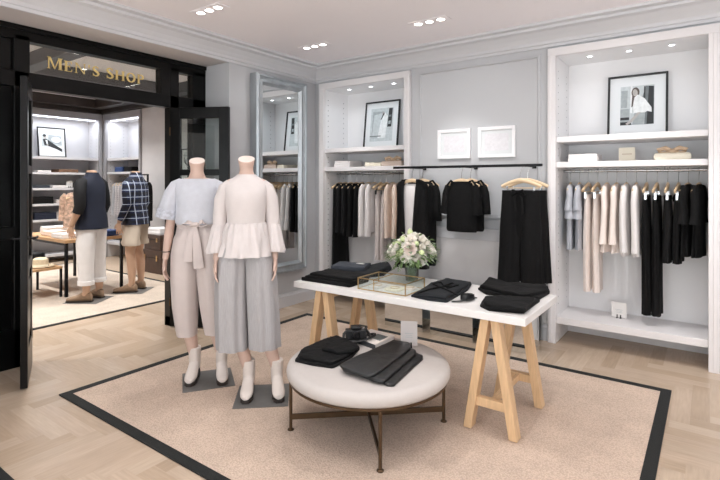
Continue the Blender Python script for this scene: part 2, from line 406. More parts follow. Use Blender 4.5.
for i in range(6):
    for j in range(5):
        x, y = -3.33+1.33*i, 3.82-1.31*j
        if x > 3.1 or y < YF+.2 or (i == 0 and j > 1): continue
        la = bpy.data.lights.new('downlight', 'AREA'); la.shape = 'RECTANGLE'; la.size = .34; la.size_y = .09; near = y < -.6; la.energy = SPOT if near or j == 0 else SPOT*.5; la.color = (1, .99, .985); la.spread = 2.7  # lamps behind the camera are added fill without fittings
        lo = bpy.data.objects.new('downlight', la); COL.objects.link(lo); lo.location = (x, y, ZC-.02)
        if (i, j) in seen: ceiling_light(x, y, seen[(i, j)])
        # the outer lamps of the triple fittings are tilted: the row by the back wall towards the clothes, the rest straight down; those behind the camera are added, boosted to bounce light
        sp = bpy.data.lights.new('tilted_lamp', 'SPOT'); sp.energy = WALLSPOT if j == 0 else DOWNSPOT*(28 if near else 2.2); sp.spot_size = 1.15 if j == 0 else 1.5; sp.spot_blend = .8; sp.shadow_soft_size = .035; sp.color = (1, .985, .97)
        so = bpy.data.objects.new('tilted_lamp', sp); COL.objects.link(so); so.location = (x, y, ZC-.02)
        so.rotation_euler = (V((x, YB+.1, .25))-V((x, y, ZC))).to_track_quat('-Z', 'Y').to_euler() if j == 0 else (0, 0, 0)

# ------------------------------------------------------------------ black shopfront, doors and sign
Y0, Y1 = 1.60, 2.835                     # door opening
fr = MB()
def fbox(y0, y1, z0, z1, t=.05): fr.box(XF-t, XF+t, y0, y1, z0, z1)
fbox(-1.2, YJ, 2.56, 2.675); fbox(-1.2, YJ, 2.19, 2.315); fbox(Y1, Y1+.10, 0, 2.6); fbox(Y0-.11, Y0, 0, 2.6)
fbox(YJ-.16, YJ, 0, 2.6); fbox(Y0-.8, Y0-.72, 0, 2.6)
fbox(Y1, YJ, 0, .10); fbox(Y0-.75, Y0, 0, .3)
fbox(Y1-.10, Y1, 2.31, 2.57); fbox(Y1+.09, YJ-.14, .98, 1.06); fbox(Y0-.75, Y0-.1, 1.0, 1.1)
for y0, y1 in ((Y0-.72, Y0-.11),):       # panelled fixed side
    fr.box(XF-.02, XF+.01, y0, y1, 0, 2.3); fr.box(XF, XF+.03, y0+.1, y1-.1, .4, .95); fr.box(XF, XF+.03, y0+.1, y1-.1, 1.15, 2.1)
fr.box(XF-.02, XF+.01, -1.2, Y0-.11, 2.3, 2.57); fr.box(XF-.02, XF+.01, -3.2, Y0-.75, 0, 2.7)
fr.box(XF-.06, XF+.07, -1.2, YJ-.002, 2.635, 2.674)
struct('door_1', fr, 'black_paint', bevel=.005)
struct('window_1', MB().box(XF-.004, XF+.004, Y0, Y1-.1, 2.315, 2.56), 'pane')
struct('window_4', MB().box(XF-.004, XF+.004, Y1+.1, YJ-.16, 2.315, 2.56), 'pane')
struct('window_5', MB().box(XF-.004, XF+.004, Y1+.1, YJ-.16, .1, 2.19), 'pane')
def leaf(label, hinge, free, side):
    d = V((free[0]-hinge[0], free[1]-hinge[1], 0)); w = d.length; rz = math.atan2(d.y, d.x)
    r = empty('door_leaf', label, 'door', (hinge[0], hinge[1], 0), rz)
    m = MB(); t = .022; s = .10
    m.box(0, s, -t, t, .012, 2.185); m.box(w-s, w, -t, t, .012, 2.185); m.box(s, w-s, -t, t, 2.185-.11, 2.185); m.box(s, w-s, -t, t, .012, .26)
    m.box(s, w-s, -t, t, 1.51, 1.57); m.box(s, w-s, -t, t, .80, .88); m.box(s, w-s, -.010, .010, .26, .80); m.box(s+.06, w-s-.06, -.018, .018, .33, .73)
    m.build('leaf_frame', 'black_paint', r, smooth=False, bevel=.004)
    MB().box(s, w-s, -.003, .003, 1.57, 2.075).build('glass_pane', 'pane', r, smooth=False); MB().box(s, w-s, -.003, .003, .88, 1.51).build('glass_pane', 'pane', r, smooth=False)
    for sy in (-1, 1):
        h = MB(); h.lathe([(.018, 0), (.018, .006)], (0, 0, 0), 14); hh = MB()
        M = Matrix.Translation((w-.05, sy*t, 1.05)) @ Matrix.Rotation(-sy*PI/2, 4, 'X')
        hh.v = [tuple(M @ V(p)) for p in h.v]; hh.f = h.f; hh.mi = h.mi
        hh.sweep([(w-.05, sy*t, 1.05), (w-.05, sy*(t+.045), 1.05), (w-.07, sy*(t+.05), 1.05), (w-.16, sy*(t+.05), 1.05)], .008, 10)
        hh.build('handle', 'dark_metal', r)
    for z in (.25, 1.1, 1.95):
        MB().box(-.010, .004, -t-.002, t+.002, z-.04, z+.04).build('hinge', 'bronze', r, smooth=False)
    return r
leaf('open black door leaf with a large glass pane behind the mannequin in pale trousers', (XF+.06, Y1+.005), (-3.835, 3.127), 1)
leaf('open black door leaf seen almost edge on at the far end of the picture', (XF+.06, Y0-.01), (-3.86, 1.372), -1)

# serif capitals of the sign, drawn as flat gilded strokes on the transom glass
def stem(x, w, h, sf=.065): w = w*1.25+.012; return [[(x, 0), (x+w, 0), (x+w, h), (x, h)], [(x-sf, 0), (x+w+sf, 0), (x+w+sf, .06), (x-sf, .06)], [(x-sf, h-.06), (x+w+sf, h-.06), (x+w+sf, h), (x-sf, h)]]
def ribbon(pts, ws):
    out = []; n = len(pts); off = []
    for i, (p, w) in enumerate(zip(pts, ws)):
        w = w*1.2+.015
        a, b = pts[max(i-1, 0)], pts[min(i+1, n-1)]; dx, dy = b[0]-a[0], b[1]-a[1]; l = math.hypot(dx, dy)
        off.append(((p[0]-dy/l*w/2, p[1]+dx/l*w/2), (p[0]+dy/l*w/2, p[1]-dx/l*w/2)))
    for i in range(n-1): out.append([off[i][0], off[i][1], off[i+1][1], off[i+1][0]])
    return out
def arc(cx, cy, rx, ry, a0, a1, n=12): return [(cx+rx*math.cos(math.radians(a0+(a1-a0)*i/n)), cy+ry*math.sin(math.radians(a0+(a1-a0)*i/n))) for i in range(n+1)]
def glyph(c):
    if c == 'M': return stem(.08, .06, 1)+stem(.86, .15, 1)+[[(.08, 1), (.26, 1), (.60, .05), (.52, .0)], [(.52, 0), (.58, .0), (.92, 1), (.84, 1)]], 1.12
    if c == 'E': return stem(.08, .15, 1)+[[(.1, 0), (.66, 0), (.7, .24), (.65, .24), (.58, .06), (.1, .06)], [(.1, .94), (.56, .94), (.61, .77), (.66, .77), (.64, 1), (.1, 1)], [(.2, .48), (.45, .48), (.47, .38), (.51, .38), (.51, .66), (.47, .66), (.45, .55), (.2, .55)]], .78
    if c == 'N': return stem(.08, .06, 1)+[[(.82, 0), (.88, 0), (.88, 1), (.82, 1)], [(.74, .95), (.96, .95), (.96, 1), (.74, 1)], [(.06, 1), (.22, 1), (.88, .0), (.80, .0)]], 1.0
    if c == "'": return [[(.06, 1), (.2, 1), (.15, .68), (.09, .68)]], .28
    if c == 'S':
        p = arc(.34, .74, .22, .21, 25, 200, 14)[:-1]+[(.2, .6), (.34, .52), (.48, .42)]+arc(.33, .27, .24, .22, 25, -160, 14)[1:]
        n = len(p); w = [.05+.11*math.sin(PI*i/(n-1))**2 for i in range(n)]
        return ribbon(p, w)+[[(.52, .72), (.56, .72), (.57, 1.), (.53, .95)], [(.07, .29), (.11, .29), (.12, .06), (.07, 0)]], .66
    if c == 'H': return stem(.08, .15, 1)+stem(.72, .15, 1)+[[(.2, .48), (.75, .48), (.75, .55), (.2, .55)]], 1.0
    if c == 'O':
        p = arc(.48, .5, .37, .46, 0, 360, 28); return ribbon(p, [.055+.11*abs(math.cos(2*PI*i/28)) for i in range(29)]), .98
    if c == 'P':
        p = [(.2, .95)]+arc(.38, .72, .26, .23, 90, -90, 14)+[(.2, .49)]; n = len(p)
        return stem(.08, .15, 1)+ribbon(p, [.055+.1*math.sin(PI*i/(n-1))**2 for i in range(n)]), .74
sign = empty('shop_sign', "gilt serif MEN'S SHOP lettering on the glass above the doorway", 'sign', (XF+.0045, Y0, 2.33))
pa, pb = onx(47, 70, XF+.005), onx(145, 83, XF+.005)
txt = "MEN'S SHOP"; hs = {0: 1.0, 6: 1.0}; ch = .098
tot = 0; adv = []
for i, c in enumerate(txt):
    s_ = (1.0 if i in hs else .9)*ch
    wd = .45*ch if c == ' ' else glyph(c)[1]*s_+.012
    adv.append((tot, s_)); tot += wd
sx = (pb.y-pa.y)/tot
for i, c in enumerate(txt):
    if c == ' ': continue
    m = MB(); o, s_ = adv[i]
    for poly in glyph(c)[0]:
        area = sum(poly[k][0]*poly[(k+1) % len(poly)][1]-poly[(k+1) % len(poly)][0]*poly[k][1] for k in range(len(poly)))
        if area < 0: poly = poly[::-1]
        m.prism(poly, Matrix(((0, 0, 1, 0), (s_*sx, 0, 0, pa.y-Y0+o*sx), (0, s_, 0, (pa.z+pb.z)/2-2.33), (0, 0, 0, 1))), .004)
    m.build('letter', 'gold_leaf', sign, smooth=False)

# ------------------------------------------------------------------ tall silver mirror on the left wall
mr = empty('wall_mirror', 'tall mirror in a silver leaf moulded frame', 'mirror', (XL, 3.93, .415))
hw, hh = .395, 2.195
m = MB(); fp = [(0, .004), (0, .10), (.015, .124), (.03, .124), (.036, .108), (.06, .096), (.085, .104), (.095, .09), (.118, .07), (.118, .004)]
def frame_loft(mb, hw, hh, prof, mi=0):           # profile (inset from the outer edge, projection) round a rectangle in local YZ
    for a, b, ia, ib in (((-1, 0), (1, 0), 1, 1), ((1, 0), (1, 1), 1, 1), ((1, 1), (-1, 1), 1, 1), ((-1, 1), (-1, 0), 1, 1)):
        R_ = []
        for c in (a, b):
            R_.append([(x, c[0]*(hw-i), (i if c[1] == 0 else hh-i)) for i, x in prof])
        mb.loft(R_, mi, False, False, closed=False)
frame_loft(m, hw, hh, fp); m.build('frame', 'silver_leaf', mr, angle=25)
MB().box(.002, .072, -hw+.11, hw-.11, .11, hh-.11).build('mirror_glass', 'mirror_glass', mr, smooth=False)

# ------------------------------------------------------------------ framed pictures
def portrait(kind, w, h):
    m = MB(); names = ['p_light', 'p_dark', 'p_mid', 'p_soft', 'p_white', 'p_skin', 'p_hair', 'p_tan']; lay = [0]
    def poly(pts, mi):
        lay[0] += 1; y = -.00025*lay[0]
        m.add([((u-.5)*w, y, v*h) for u, v in pts], [tuple(range(len(pts)))], mi)
    def ell(cx, cy, rx, ry, mi, rot=0):
        poly([(cx+rx*math.cos(t)*math.cos(rot)-ry*math.sin(t)*math.sin(rot), cy+rx*math.cos(t)*math.sin(rot)+ry*math.sin(t)*math.cos(rot)) for t in [2*PI*i/18 for i in range(18)]], mi)
    poly([(0, 0), (1, 0), (1, 1), (0, 1)], 0)
    if kind == 'shirt':
        poly([(0, 0), (.28, 0), (.28, .42), (0, .42)], 3); poly([(0, .13), (.27, .13), (.27, .2), (0, .2)], 1); poly([(0, .0), (.35, 0), (.3, .08), (0, .08)], 1)
        poly([(.02, .45), (.2, .45), (.22, .9), (.02, .9)], 3); poly([(.3, .3), (.36, .3), (.36, 1), (.3, 1)], 4)
        poly([(.62, 0), (.99, 0), (.99, .96), (.75, .98), (.62, .6)], 2); poly([(.78, .0), (.98, .0), (.98, .95), (.84, .97)], 1); poly([(.7, .6), (.74, .6), (.74, .97), (.7, .97)], 1)
        ell(.45, .83, .12, .13, 6); poly([(.36, .85), (.44, .86), (.42, .5), (.33, .45)], 6); ell(.44, .82, .075, .095, 5, .2)
        poly([(.42, .7), (.52, .77), (.72, .66), (.92, .42), (.93, .3), (.8, .33), (.74, .3), (.4, .28), (.38, .5)], 4)
        poly([(.42, .30), (.74, .30), (.72, .0), (.36, .0), (.40, .12)], 3); poly([(.52, .31), (.62, .31), (.36, .07), (.22, .0), (.16, .03), (.3, .12)], 5)
    elif kind == 'veil':
        poly([(.08, .1), (.6, .1), (.6, .9), (.08, .9)], 3); poly([(.1, .12), (.55, .12), (.5, .85), (.15, .8)], 0)
        poly([(.35, .1), (.7, .1), (.75, .75), (.6, .88), (.48, .7)], 4); ell(.56, .82, .05, .055, 5); poly([(.44, .64), (.5, .66), (.62, .86), (.57, .86)], 1)
        poly([(.76, .42), (.94, .42), (.96, .98), (.8, .98)], 1); poly([(.8, .5), (.9, .5), (.9, .6), (.8, .6)], 3); poly([(.8, .72), (.92, .72), (.92, .78), (.8, .78)], 2)
        poly([(0, .14), (.5, .14), (.5, .17), (0, .17)], 2)
    elif kind == 'recline':
        poly([(0, 0), (1, 0), (1, .35), (0, .3)], 4); poly([(.3, .5), (1, .4), (1, .8), (.35, .85)], 3); ell(.72, .62, .24, .13, 4)
        poly([(.05, .62), (.2, .66), (.45, .52), (.75, .34), (1, .22), (1, .08), (.72, .2), (.4, .3), (.12, .36)], 1); poly([(.18, .6), (.28, .58), (.3, .42), (.22, .42)], 4)
        ell(.15, .73, .08, .1, 5); ell(.14, .79, .085, .06, 1); ell(.27, .37, .05, .04, 5)
    else:
        poly([(.1, 0), (.5, 0), (.55, 1), (.2, 1)], 7); poly([(.5, 0), (.9, 0), (.8, .9), (.55, .9)], 2); ell(.4, .8, .12, .1, 5); poly([(.3, .3), (.6, .3), (.5, .65), (.35, .65)], 6)
    return m, names
def picture(label, loc, w, h, mt, kind, fr_mat='frame_black', tilt=0, rz=0, fw=.018):
    r = empty('framed_picture', label, 'picture', loc, rz); r.rotation_euler = (-tilt, 0, rz)
    m = MB(); m.box(-w/2, -w/2+fw, -.022, 0, 0, h); m.box(w/2-fw, w/2, -.022, 0, 0, h); m.box(-w/2+fw, w/2-fw, -.022, 0, h-fw, h); m.box(-w/2+fw, w/2-fw, -.022, 0, 0, fw)
    m.build('frame', fr_mat, r, smooth=False, bevel=.002)
    MB().box(-w/2+fw, w/2-fw, -.010, -.002, fw, h-fw).build('mat_board', 'mat_board', r, smooth=False)
    if kind:
        p, names = portrait(kind, w-2*fw-2*mt, h-2*fw-2*mt); p.build('print', names, r, (0, -.0105, fw+mt), smooth=False)
    else:
        q = MB(); a, b = w/2-fw-mt, h-fw-mt; q.box(-a, a, -.0112, -.010, fw+mt, b); q.build('drawing', 'drawing_pale', r, smooth=False)
    return r
picture('black framed photograph of a woman in a white shirt', (-.527, 4.93, 1.851), .47, .56, .085, 'shirt', tilt=.12)
picture('black framed pale photograph with a dark strip leaning beside the mirror', (-3.245, 4.93, 1.851), .50, .585, .07, 'veil', tilt=.12)
picture('white framed drawing on the wall nearer the cabinet with blush sweaters', (-2.122, YB-.003, 1.683), .36, .30, .035, None, 'frame_white', fw=.032)
picture('white framed drawing on the wall above the hanging black trousers', (-1.677, YB-.003, 1.683), .37, .30, .035, None, 'frame_white', fw=.032)

# ------------------------------------------------------------------ trestle table
TX0, TX1, TY0, TY1, TZ = -2.49, -.80, 2.62, 3.29, .715
tt = MB(); tt.box(TX0, TX1, TY0, TY1, TZ-.042, TZ)
tag(tt.build('table_top', 'table_white', smooth=False, bevel=.003), 'long white table top resting on two wooden trestles', 'table')
def trestle(label, cx):
    r = empty('trestle', label, 'trestle', (cx, (TY0+TY1)/2, 0)); zt = TZ-.043; z0 = .0095
    for sy in (-1, 1):
        for sx_ in (-1, 1):
            m = MB(); y = sy*.245
            a0, a1 = sx_*.135-.024, sx_*.135+.024; b0, b1 = (0.002, .052) if sx_ > 0 else (-.052, -.002)
            vs = [(a0, y-.035, z0), (a1, y-.035, z0), (a1, y+.035, z0), (a0, y+.035, z0), (b0, y-.035, zt), (b1, y-.035, zt), (b1, y+.035, zt), (b0, y+.035, zt)]
            m.add(vs, [(3, 2, 1, 0), (4, 5, 6, 7), (0, 1, 5, 4), (1, 2, 6, 5), (2, 3, 7, 6), (3, 0, 4, 7)])
            m.build('leg', 'oak_light', r, smooth=False, bevel=.003)
        MB().box(-.095, .095, sy*.245-.02, sy*.245+.02, .15, .2).build('stretcher', 'oak_light', r, smooth=False, bevel=.002)
    MB().box(-.03, .03, -.21, .21, zt-.07, zt-.003).build('beam', 'oak_light', r, smooth=False, bevel=.002)
    MB().box(-.012, .012, -.226, .226, .155, .195).build('rail', 'oak_light', r, smooth=False, bevel=.002)
    return r
trestle('blonde wood trestle under the table end with black folded knits', -1.02)
trestle('blonde wood trestle under the table end with the folded grey garment', -2.27)

# ------------------------------------------------------------------ mirrored cubes
def cube(x0, label):
    r = empty('mirrored_cube', label, 'display cube', (x0+.214, 4.335, 0), 0, 'mirrored cubes')
    MB().box(-.214, .214, -.214, .214, .001, .45).build('body', 'mirror_glass', r, smooth=False, bevel=.003)
cube(-2.661, 'mirrored display cube on the floor, closest of three to the tall wall mirror'); cube(-2.153, 'mirrored display cube on the floor, between two others'); cube(-1.655, 'mirrored display cube on the floor, partly behind the trestle below black knits')

# ------------------------------------------------------------------ ottoman
ot = empty('ottoman', 'round off-white upholstered ottoman on thin bronze legs', 'ottoman', (-1.64, 2.36, 0))
m = MB(); m.lathe([(.43, .318), (.462, .322), (.476, .338), (.478, .358), (.474, .376), (.46, .39), (.43, .395), (.2, .397), (.01, .397)], n=72); m.build('cushion', 'upholstery', ot, angle=60)
m = MB(); m.lathe([(.455, .306), (.462, .306), (.462, .319), (.40, .319)], n=64); m.build('base_rim', 'bronze', ot)
feet = [(-.335, -.305), (.308, -.338), (.342, .302), (-.305, .338)]
for fx, fy in feet:
    m = MB(); m.lathe([(.019, .0095), (.019, .014), (.0095, .02), (.0095, .308)], (fx, fy, 0), 14); m.build('leg', 'bronze', ot)
for a, b in ((0, 2), (1, 3)):
    m = MB(); m.bar((feet[a][0], feet[a][1], .085-.0*a), (feet[b][0], feet[b][1], .085), .012, .03, up=(0, 0, 1)); m.build('stretcher', 'bronze', ot, smooth=False)

# ------------------------------------------------------------------ folded cloth
def resample(pts, n, smooth=0):
    P_ = [V((p[0], p[1])) for p in pts]; P_.append(P_[0]); L_ = [0]
    for a, b in zip(P_, P_[1:]): L_.append(L_[-1]+(b-a).length)
    out = []
    for i in range(n):
        s_ = L_[-1]*i/n; k = max(j for j in range(len(L_)-1) if L_[j] <= s_+1e-9)
        out.append(P_[k].lerp(P_[k+1], (s_-L_[k])/max(1e-9, L_[k+1]-L_[k])))
    for _ in range(smooth): out = [(out[i-1]+out[i]*2+out[(i+1) % n])/4 for i in range(n)]
    return out
def pad(mb, outline, z0, z1, edge=.006, n=72, lump=.004, seed=0, mi=0, tilt=None):
    o = resample(outline, n); c = sum(o, V((0, 0)))/n; h = z1-z0; e = min(edge, h*.5)
    def nz(p, k): return noise.noise(V((p.x*14+seed, p.y*14, seed*.7+k)))+.6*noise.noise(V((p.x*38+seed, p.y*52, seed*.3+k)))
    def ring(ins, z, top):
        out = []
        for p in o:
            d = (p-c); q = c+d*max(0, (1-ins/max(d.length, 1e-6)))
            t = tilt(q) if tilt else 0
            out.append((q.x, q.y, z+(nz(q, 0)*lump if top else 0)+t*(1 if top else .0)))
        return out
    def scaled(k, z):
        out = []
        for p in o:
            q = c+(p-c)*k; t = tilt(q) if tilt else 0
            out.append((q.x, q.y, z+nz(q, 0)*lump+t))
        return out
    R_ = [ring(e*.6, z0, False), ring(0, z0+h*.3, False), ring(0, z1-e, True), ring(e*.35, z1-e*.3, True), ring(e, z1, True)]
    for k in (.82, .66, .5, .34, .18, .04): R_.append(scaled(k, z1))
    return mb.loft(R_, mi)
def rect(cx, cy, w, d, a=0, r=.015):
    ca, sa = math.cos(a), math.sin(a)
    return [(cx+u*ca-v*sa, cy+u*sa+v*ca) for u, v in ((-w/2, -d/2), (w/2, -d/2), (w/2, d/2), (-w/2, d/2))]
def zpts(pts, z): return [tuple(onz(px, py, z))[:2] for px, py in pts]
def folded(label, layers, m_, name='folded_garment', cat='folded clothes', group=None, lump=.004, seed=1, extra=None):
    mb = MB()
    for k, (ol, z0, z1) in enumerate(layers): pad(mb, ol, z0, z1, .006, 72, lump, seed+k*3.1)
    if extra: extra(mb)
    o = mb.build(name, m_, angle=60)
    return tag(o, label, cat, group)
OZ = .3965
e1 = zpts([(295, 362), (301, 352), (322, 343), (333, 340), (356, 345), (360, 350), (350, 361), (333, 369), (312, 366)], OZ)
e2 = zpts([(299, 359), (303, 350), (324, 341), (336, 338), (357, 344), (357, 349), (346, 359), (331, 366), (312, 362)], OZ+.014)
folded('folded black top with loose collar on the round ottoman', [(e1, OZ, OZ+.016), (e2, OZ+.014, OZ+.032), (zpts([(322, 351), (330, 339), (347, 341), (360, 349), (350, 354), (338, 355)], OZ+.03), OZ+.03, OZ+.048)], 'black_cloth', lump=.006)
f3 = zpts([(368, 377), (410, 351), (423, 357), (423, 360), (394, 387), (388, 387)], OZ); f2 = zpts([(352, 373), (404, 347), (416, 352), (416, 356), (384, 384), (374, 382)], OZ+.012); f1 = zpts([(340, 367), (350, 361), (394, 342), (410, 345), (411, 350), (374, 378), (366, 378), (343, 371)], OZ+.024)
folded('shiny black trousers folded into a stepped fan on the ottoman', [(f3, OZ, OZ+.014), (f2, OZ+.010, OZ+.027), (f1, OZ+.022, OZ+.040)], 'leather_black', lump=.003, seed=4)
# book with a camera on it
bk = empty('book', 'white covered photo book lying on the ottoman', 'book', tuple(onz(372, 343, OZ)))
c0 = bk.location; bo = [V(p)-c0.xy for p in zpts([(352, 341), (375, 349.5), (394, 340), (371, 333.5)], OZ)]
m = MB(); m.loft([[(p.x, p.y, z) for p in bo] for z in (.004, .026)]); m.build('pages', 'paper', bk, smooth=False)
m = MB(); m.loft([[(p.x*1.03, p.y*1.03, z) for p in bo] for z in (.0, .004)]); m.loft([[(p.x*1.03, p.y*1.03, z) for p in bo] for z in (.026, .030)], 1); m.build('cover', ['book_dark', 'book_white'], bk, smooth=False)
m = MB(); a, b = bo[0]*1.03, bo[1]*1.03; m.bar((a.x, a.y, .015), (b.x, b.y, .015), .004, .03, up=(0, 0, 1)); m.build('spine', 'book_dark', bk, smooth=False)
ph = MB(); ph.loft([[(p.x*.45+.03, p.y*.45+.03, z) for p in bo] for z in (.0301, .0306)]); ph.build('cover_photo', 'p_mid', bk, smooth=False)
cp = onz(356, 339, OZ+.031); cam_ = empty('vintage_camera', 'small black camera with strap sitting on the book', 'camera', tuple(cp), .75)
m = MB(); m.box(-.068, .068, -.024, .03, .001, .066); m.box(-.035, .03, -.022, .026, .064, .088); m.build('body', 'leather_black', cam_, smooth=False, bevel=.008)
m = MB(); M = Matrix.Translation((0, -.02, .036)) @ Matrix.Rotation(PI/2, 4, 'X'); t_ = MB().lathe([(.031, 0), (.031, .02), (.026, .022), (.026, .04), (.02, .04), (.016, .03)], n=20); m.v = [tuple(M @ V(p)) for p in t_.v]; m.f = t_.f; m.mi = t_.mi; m.build('lens', 'dark_metal', cam_)
m = MB(); m.lathe([(.011, .066), (.011, .078), (.009, .08)], (.047, 0, 0), 14); m.build('dial', 'chrome', cam_)
m = MB(); m.sweep([(-.06, 0, .055), (-.08, -.012, .04), (-.085, -.03, .012), (-.06, -.05, .005), (0, -.058, .005), (.06, -.055, .012), (.095, -.03, .02), (.10, .01, .012), (.085, .03, .03), (.065, .012, .06), (.06, 0, .055)], [(.009, .004)]*11, 8); m.sweep([(.05, -.03, .004), (.09, -.05, .02), (.125, -.02, .03), (.12, .03, .016), (.08, .05, .006), (.05, .045, .004)], [(.011, .005)]*6, 8)
m.build('strap', 'leather_black', cam_)
# small acrylic sign on the ottoman
def sign_card(name, label, loc, rz, w, h, feet_=True, body='paper'):
    r = empty(name, label, 'sign', loc, rz)
    MB().box(-w/2, w/2, -.0015, .0015, .006, h).build('card', body, r, smooth=False)
    t = MB()
    for k, (cx, cw) in enumerate(((0, .5), (0, .38), (0, .45))): t.box(-w*cw/2, w*cw/2, -.0019, -.0014, h*.52-.012*k, h*.52-.012*k+.003)
    t.build('print_lines', 'p_soft', r, smooth=False)
    m = MB()
    for sx_ in (-.014, .014): m.box(sx_-.005, sx_+.005, -.02, .02, .0005, .006); m.box(sx_-.004, sx_+.004, -.009, -.003, .004, .03)
    m.build('stand', 'dark_metal' if feet_ else 'chrome', r, smooth=False)
    return r
p = onz(409, 347, OZ); sign_card('card_sign', 'pale card in a clear stand on the ottoman', (p.x, p.y, OZ), .5, .105, .165, body='acrylic')

# ------------------------------------------------------------------ things on the table
s1 = rect(-2.245, 2.80, .44, .24, .03); s2 = rect(-2.235, 2.815, .42, .23, .07); s3 = rect(-2.22, 2.82, .38, .22, .0)
folded('black folded garments stacked at the table end beside the glass box', [(s1, TZ, TZ+.022), (s2, TZ+.02, TZ+.04), (s3, TZ+.038, TZ+.058)], 'black_cloth', lump=.005)
q = folded('slate grey folded garment with white tag on the table', [(rect(-2.33, 3.12, .28, .22, .3), TZ, TZ+.04), (rect(-2.325, 3.11, .27, .21, .36), TZ+.038, TZ+.075)], 'slate_cloth', seed=7)
MB().box(-.035, .035, -.012, .012, 0, .002).build('tag', 'paper', q, (-2.27, 3.16, TZ+.077), smooth=False)
folded('charcoal folded garment on the table behind the glass box', [(zpts([(357, 279), (372, 268), (389, 265), (392, 270), (384, 276)], TZ), TZ, TZ+.02), (zpts([(352, 276), (372, 267), (387, 264), (391, 268), (378, 274), (361, 278)], TZ+.02), TZ+.018, TZ+.045)], 'charcoal_cloth', seed=9)
dst = folded('folded charcoal trousers with a drawstring tie between glass box and black knits', [(zpts([(411, 297), (430, 286), (448, 281), (472, 285), (468, 291), (447, 303), (428, 301)], TZ), TZ, TZ+.016), (zpts([(414, 296), (431, 285), (447, 280), (471, 284), (463, 290), (446, 300), (430, 298)], TZ+.015), TZ+.014, TZ+.032)], 'charcoal_cloth', seed=12)
m = MB(); z = TZ+.038
for pts in ([(418, 293), (430, 289), (440, 287), (452, 286)], [(440, 287), (433, 284), (441, 282), (444, 286), (452, 283), (458, 285), (447, 288)], [(440, 287), (450, 291), (457, 295)]):
    m.sweep([tuple(onz(px, py, z)) for px, py in pts], .005, 8)
m.build('drawstring', 'black_cloth', dst)
# sunglasses case / rolled belt
p = onz(467, 300, TZ); bl = empty('rolled_belt', 'black leather belt rolled up on the white table', 'belt', (p.x, p.y, TZ), .9)
m = MB(); pts = []
for i in range(60):
    a = i*.42; r_ = .018+.0016*i*.42; pts.append((r_*math.cos(a)*.8, r_*math.sin(a)*.55, .021))
m.sweep(pts, [(.002, .019)]*60, 6, side=(1, 0, 0)); m.build('coil', 'leather_black', bl)
m = MB(); m.sweep([(.03, -.03, .012), (-.03, -.05, .01), (-.08, -.045, .008), (-.12, -.03, .006)], [(.009, .004)]*4, 8); m.build('tail', 'leather_black', bl)
m = MB(); m.sweep([(.04, .01, .006), (.075, .012, .006), (.075, .045, .006), (.04, .045, .006), (.04, .01, .006)], .003, 6); m.build('buckle', 'dark_metal', bl)
k0 = zpts([(480, 307), (485, 299), (510, 299), (540, 302), (524, 314), (488, 311)], TZ)
folded('black knit folded on the front corner of the white table', [(k0, TZ, TZ+.02), (zpts([(484, 304), (489, 297), (512, 297), (535, 299), (526, 310), (494, 307)], TZ+.03), TZ+.018, TZ+.042)], 'black_cloth', seed=15, lump=.006)
folded('black trousers folded at the table edge below the hanging trousers', [(zpts([(478, 290), (488, 281), (510, 286), (548, 288), (550, 294), (538, 301), (510, 297), (486, 295)], TZ), TZ, TZ+.018), (zpts([(480, 288), (489, 279), (512, 285), (546, 286), (547, 292), (530, 297), (505, 294)], TZ+.02), TZ+.016, TZ+.038)], 'black_cloth', seed=19, lump=.007)
# brass edged glass box
gx0, gx1, gy0, gy1, gz1 = -1.953, -1.58, 2.69, 2.945, TZ+.08
gb = empty('glass_box', 'low glass display box with brass edges on the table', 'display box', ((gx0+gx1)/2, (gy0+gy1)/2, TZ))
a, b, h_ = (gx1-gx0)/2, (gy1-gy0)/2, .08
m = MB(); e = .003
for sx_ in (-a, a):
    for sy in (-b, b): m.box(sx_-e, sx_+e, sy-e, sy+e, .001, h_)
for z in (.001+e, h_-e):
    for sy in (-b, b): m.box(-a, a, sy-e, sy+e, z-e, z+e)
    for sx_ in (-a, a): m.box(sx_-e, sx_+e, -b, b, z-e, z+e)
m.box(-.06, -.055, -b-.002, -b+.002, .002, h_); m.box(-.06, -.055, -b, b, h_-.005, h_)
m.build('brass_edges', 'brass', gb, smooth=False)
m = MB(); m.box(-a, a, -b-.001, -b+.001, .006, h_); m.box(-a, a, b-.001, b+.001, .006, h_); m.box(-a-.001, -a+.001, -b, b, .006, h_); m.box(a-.001, a+.001, -b, b, .006, h_)
m.build('glass_sides', 'box_glass', gb, smooth=False); MB().box(-a, a, -b, b, h_-.002, h_).build('glass_lid', 'box_glass', gb, smooth=False)
MB().box(-a, a, -b, b, .001, .004).build('base', 'paper', gb, smooth=False)
for k, (x, y, w_, d_, m_, lb) in enumerate(((-1.865, 2.80, .09, .12, 'paper', 'white jewellery card in the glass box, nearest the black stack'), (-1.72, 2.79, .11, .1, 'cream_card', 'cream jewellery pad in the middle of the glass box'), (-1.65, 2.87, .07, .07, 'rose_blush', 'small blush pad in the corner of the glass box'))):
    m = MB(); m.box(-w_/2, w_/2, -d_/2, d_/2, 0, .016); o = m.build('jewellery_pad', m_, None, (x, y, TZ+.0045), smooth=False, bevel=.004); tag(o, lb, 'jewellery display')
    c = MB(); c.sweep([(.03*math.cos(t), .03*math.sin(t), .0175) for t in [2*PI*i/20 for i in range(21)]], .0018, 6); c.build('necklace', 'brass', o)

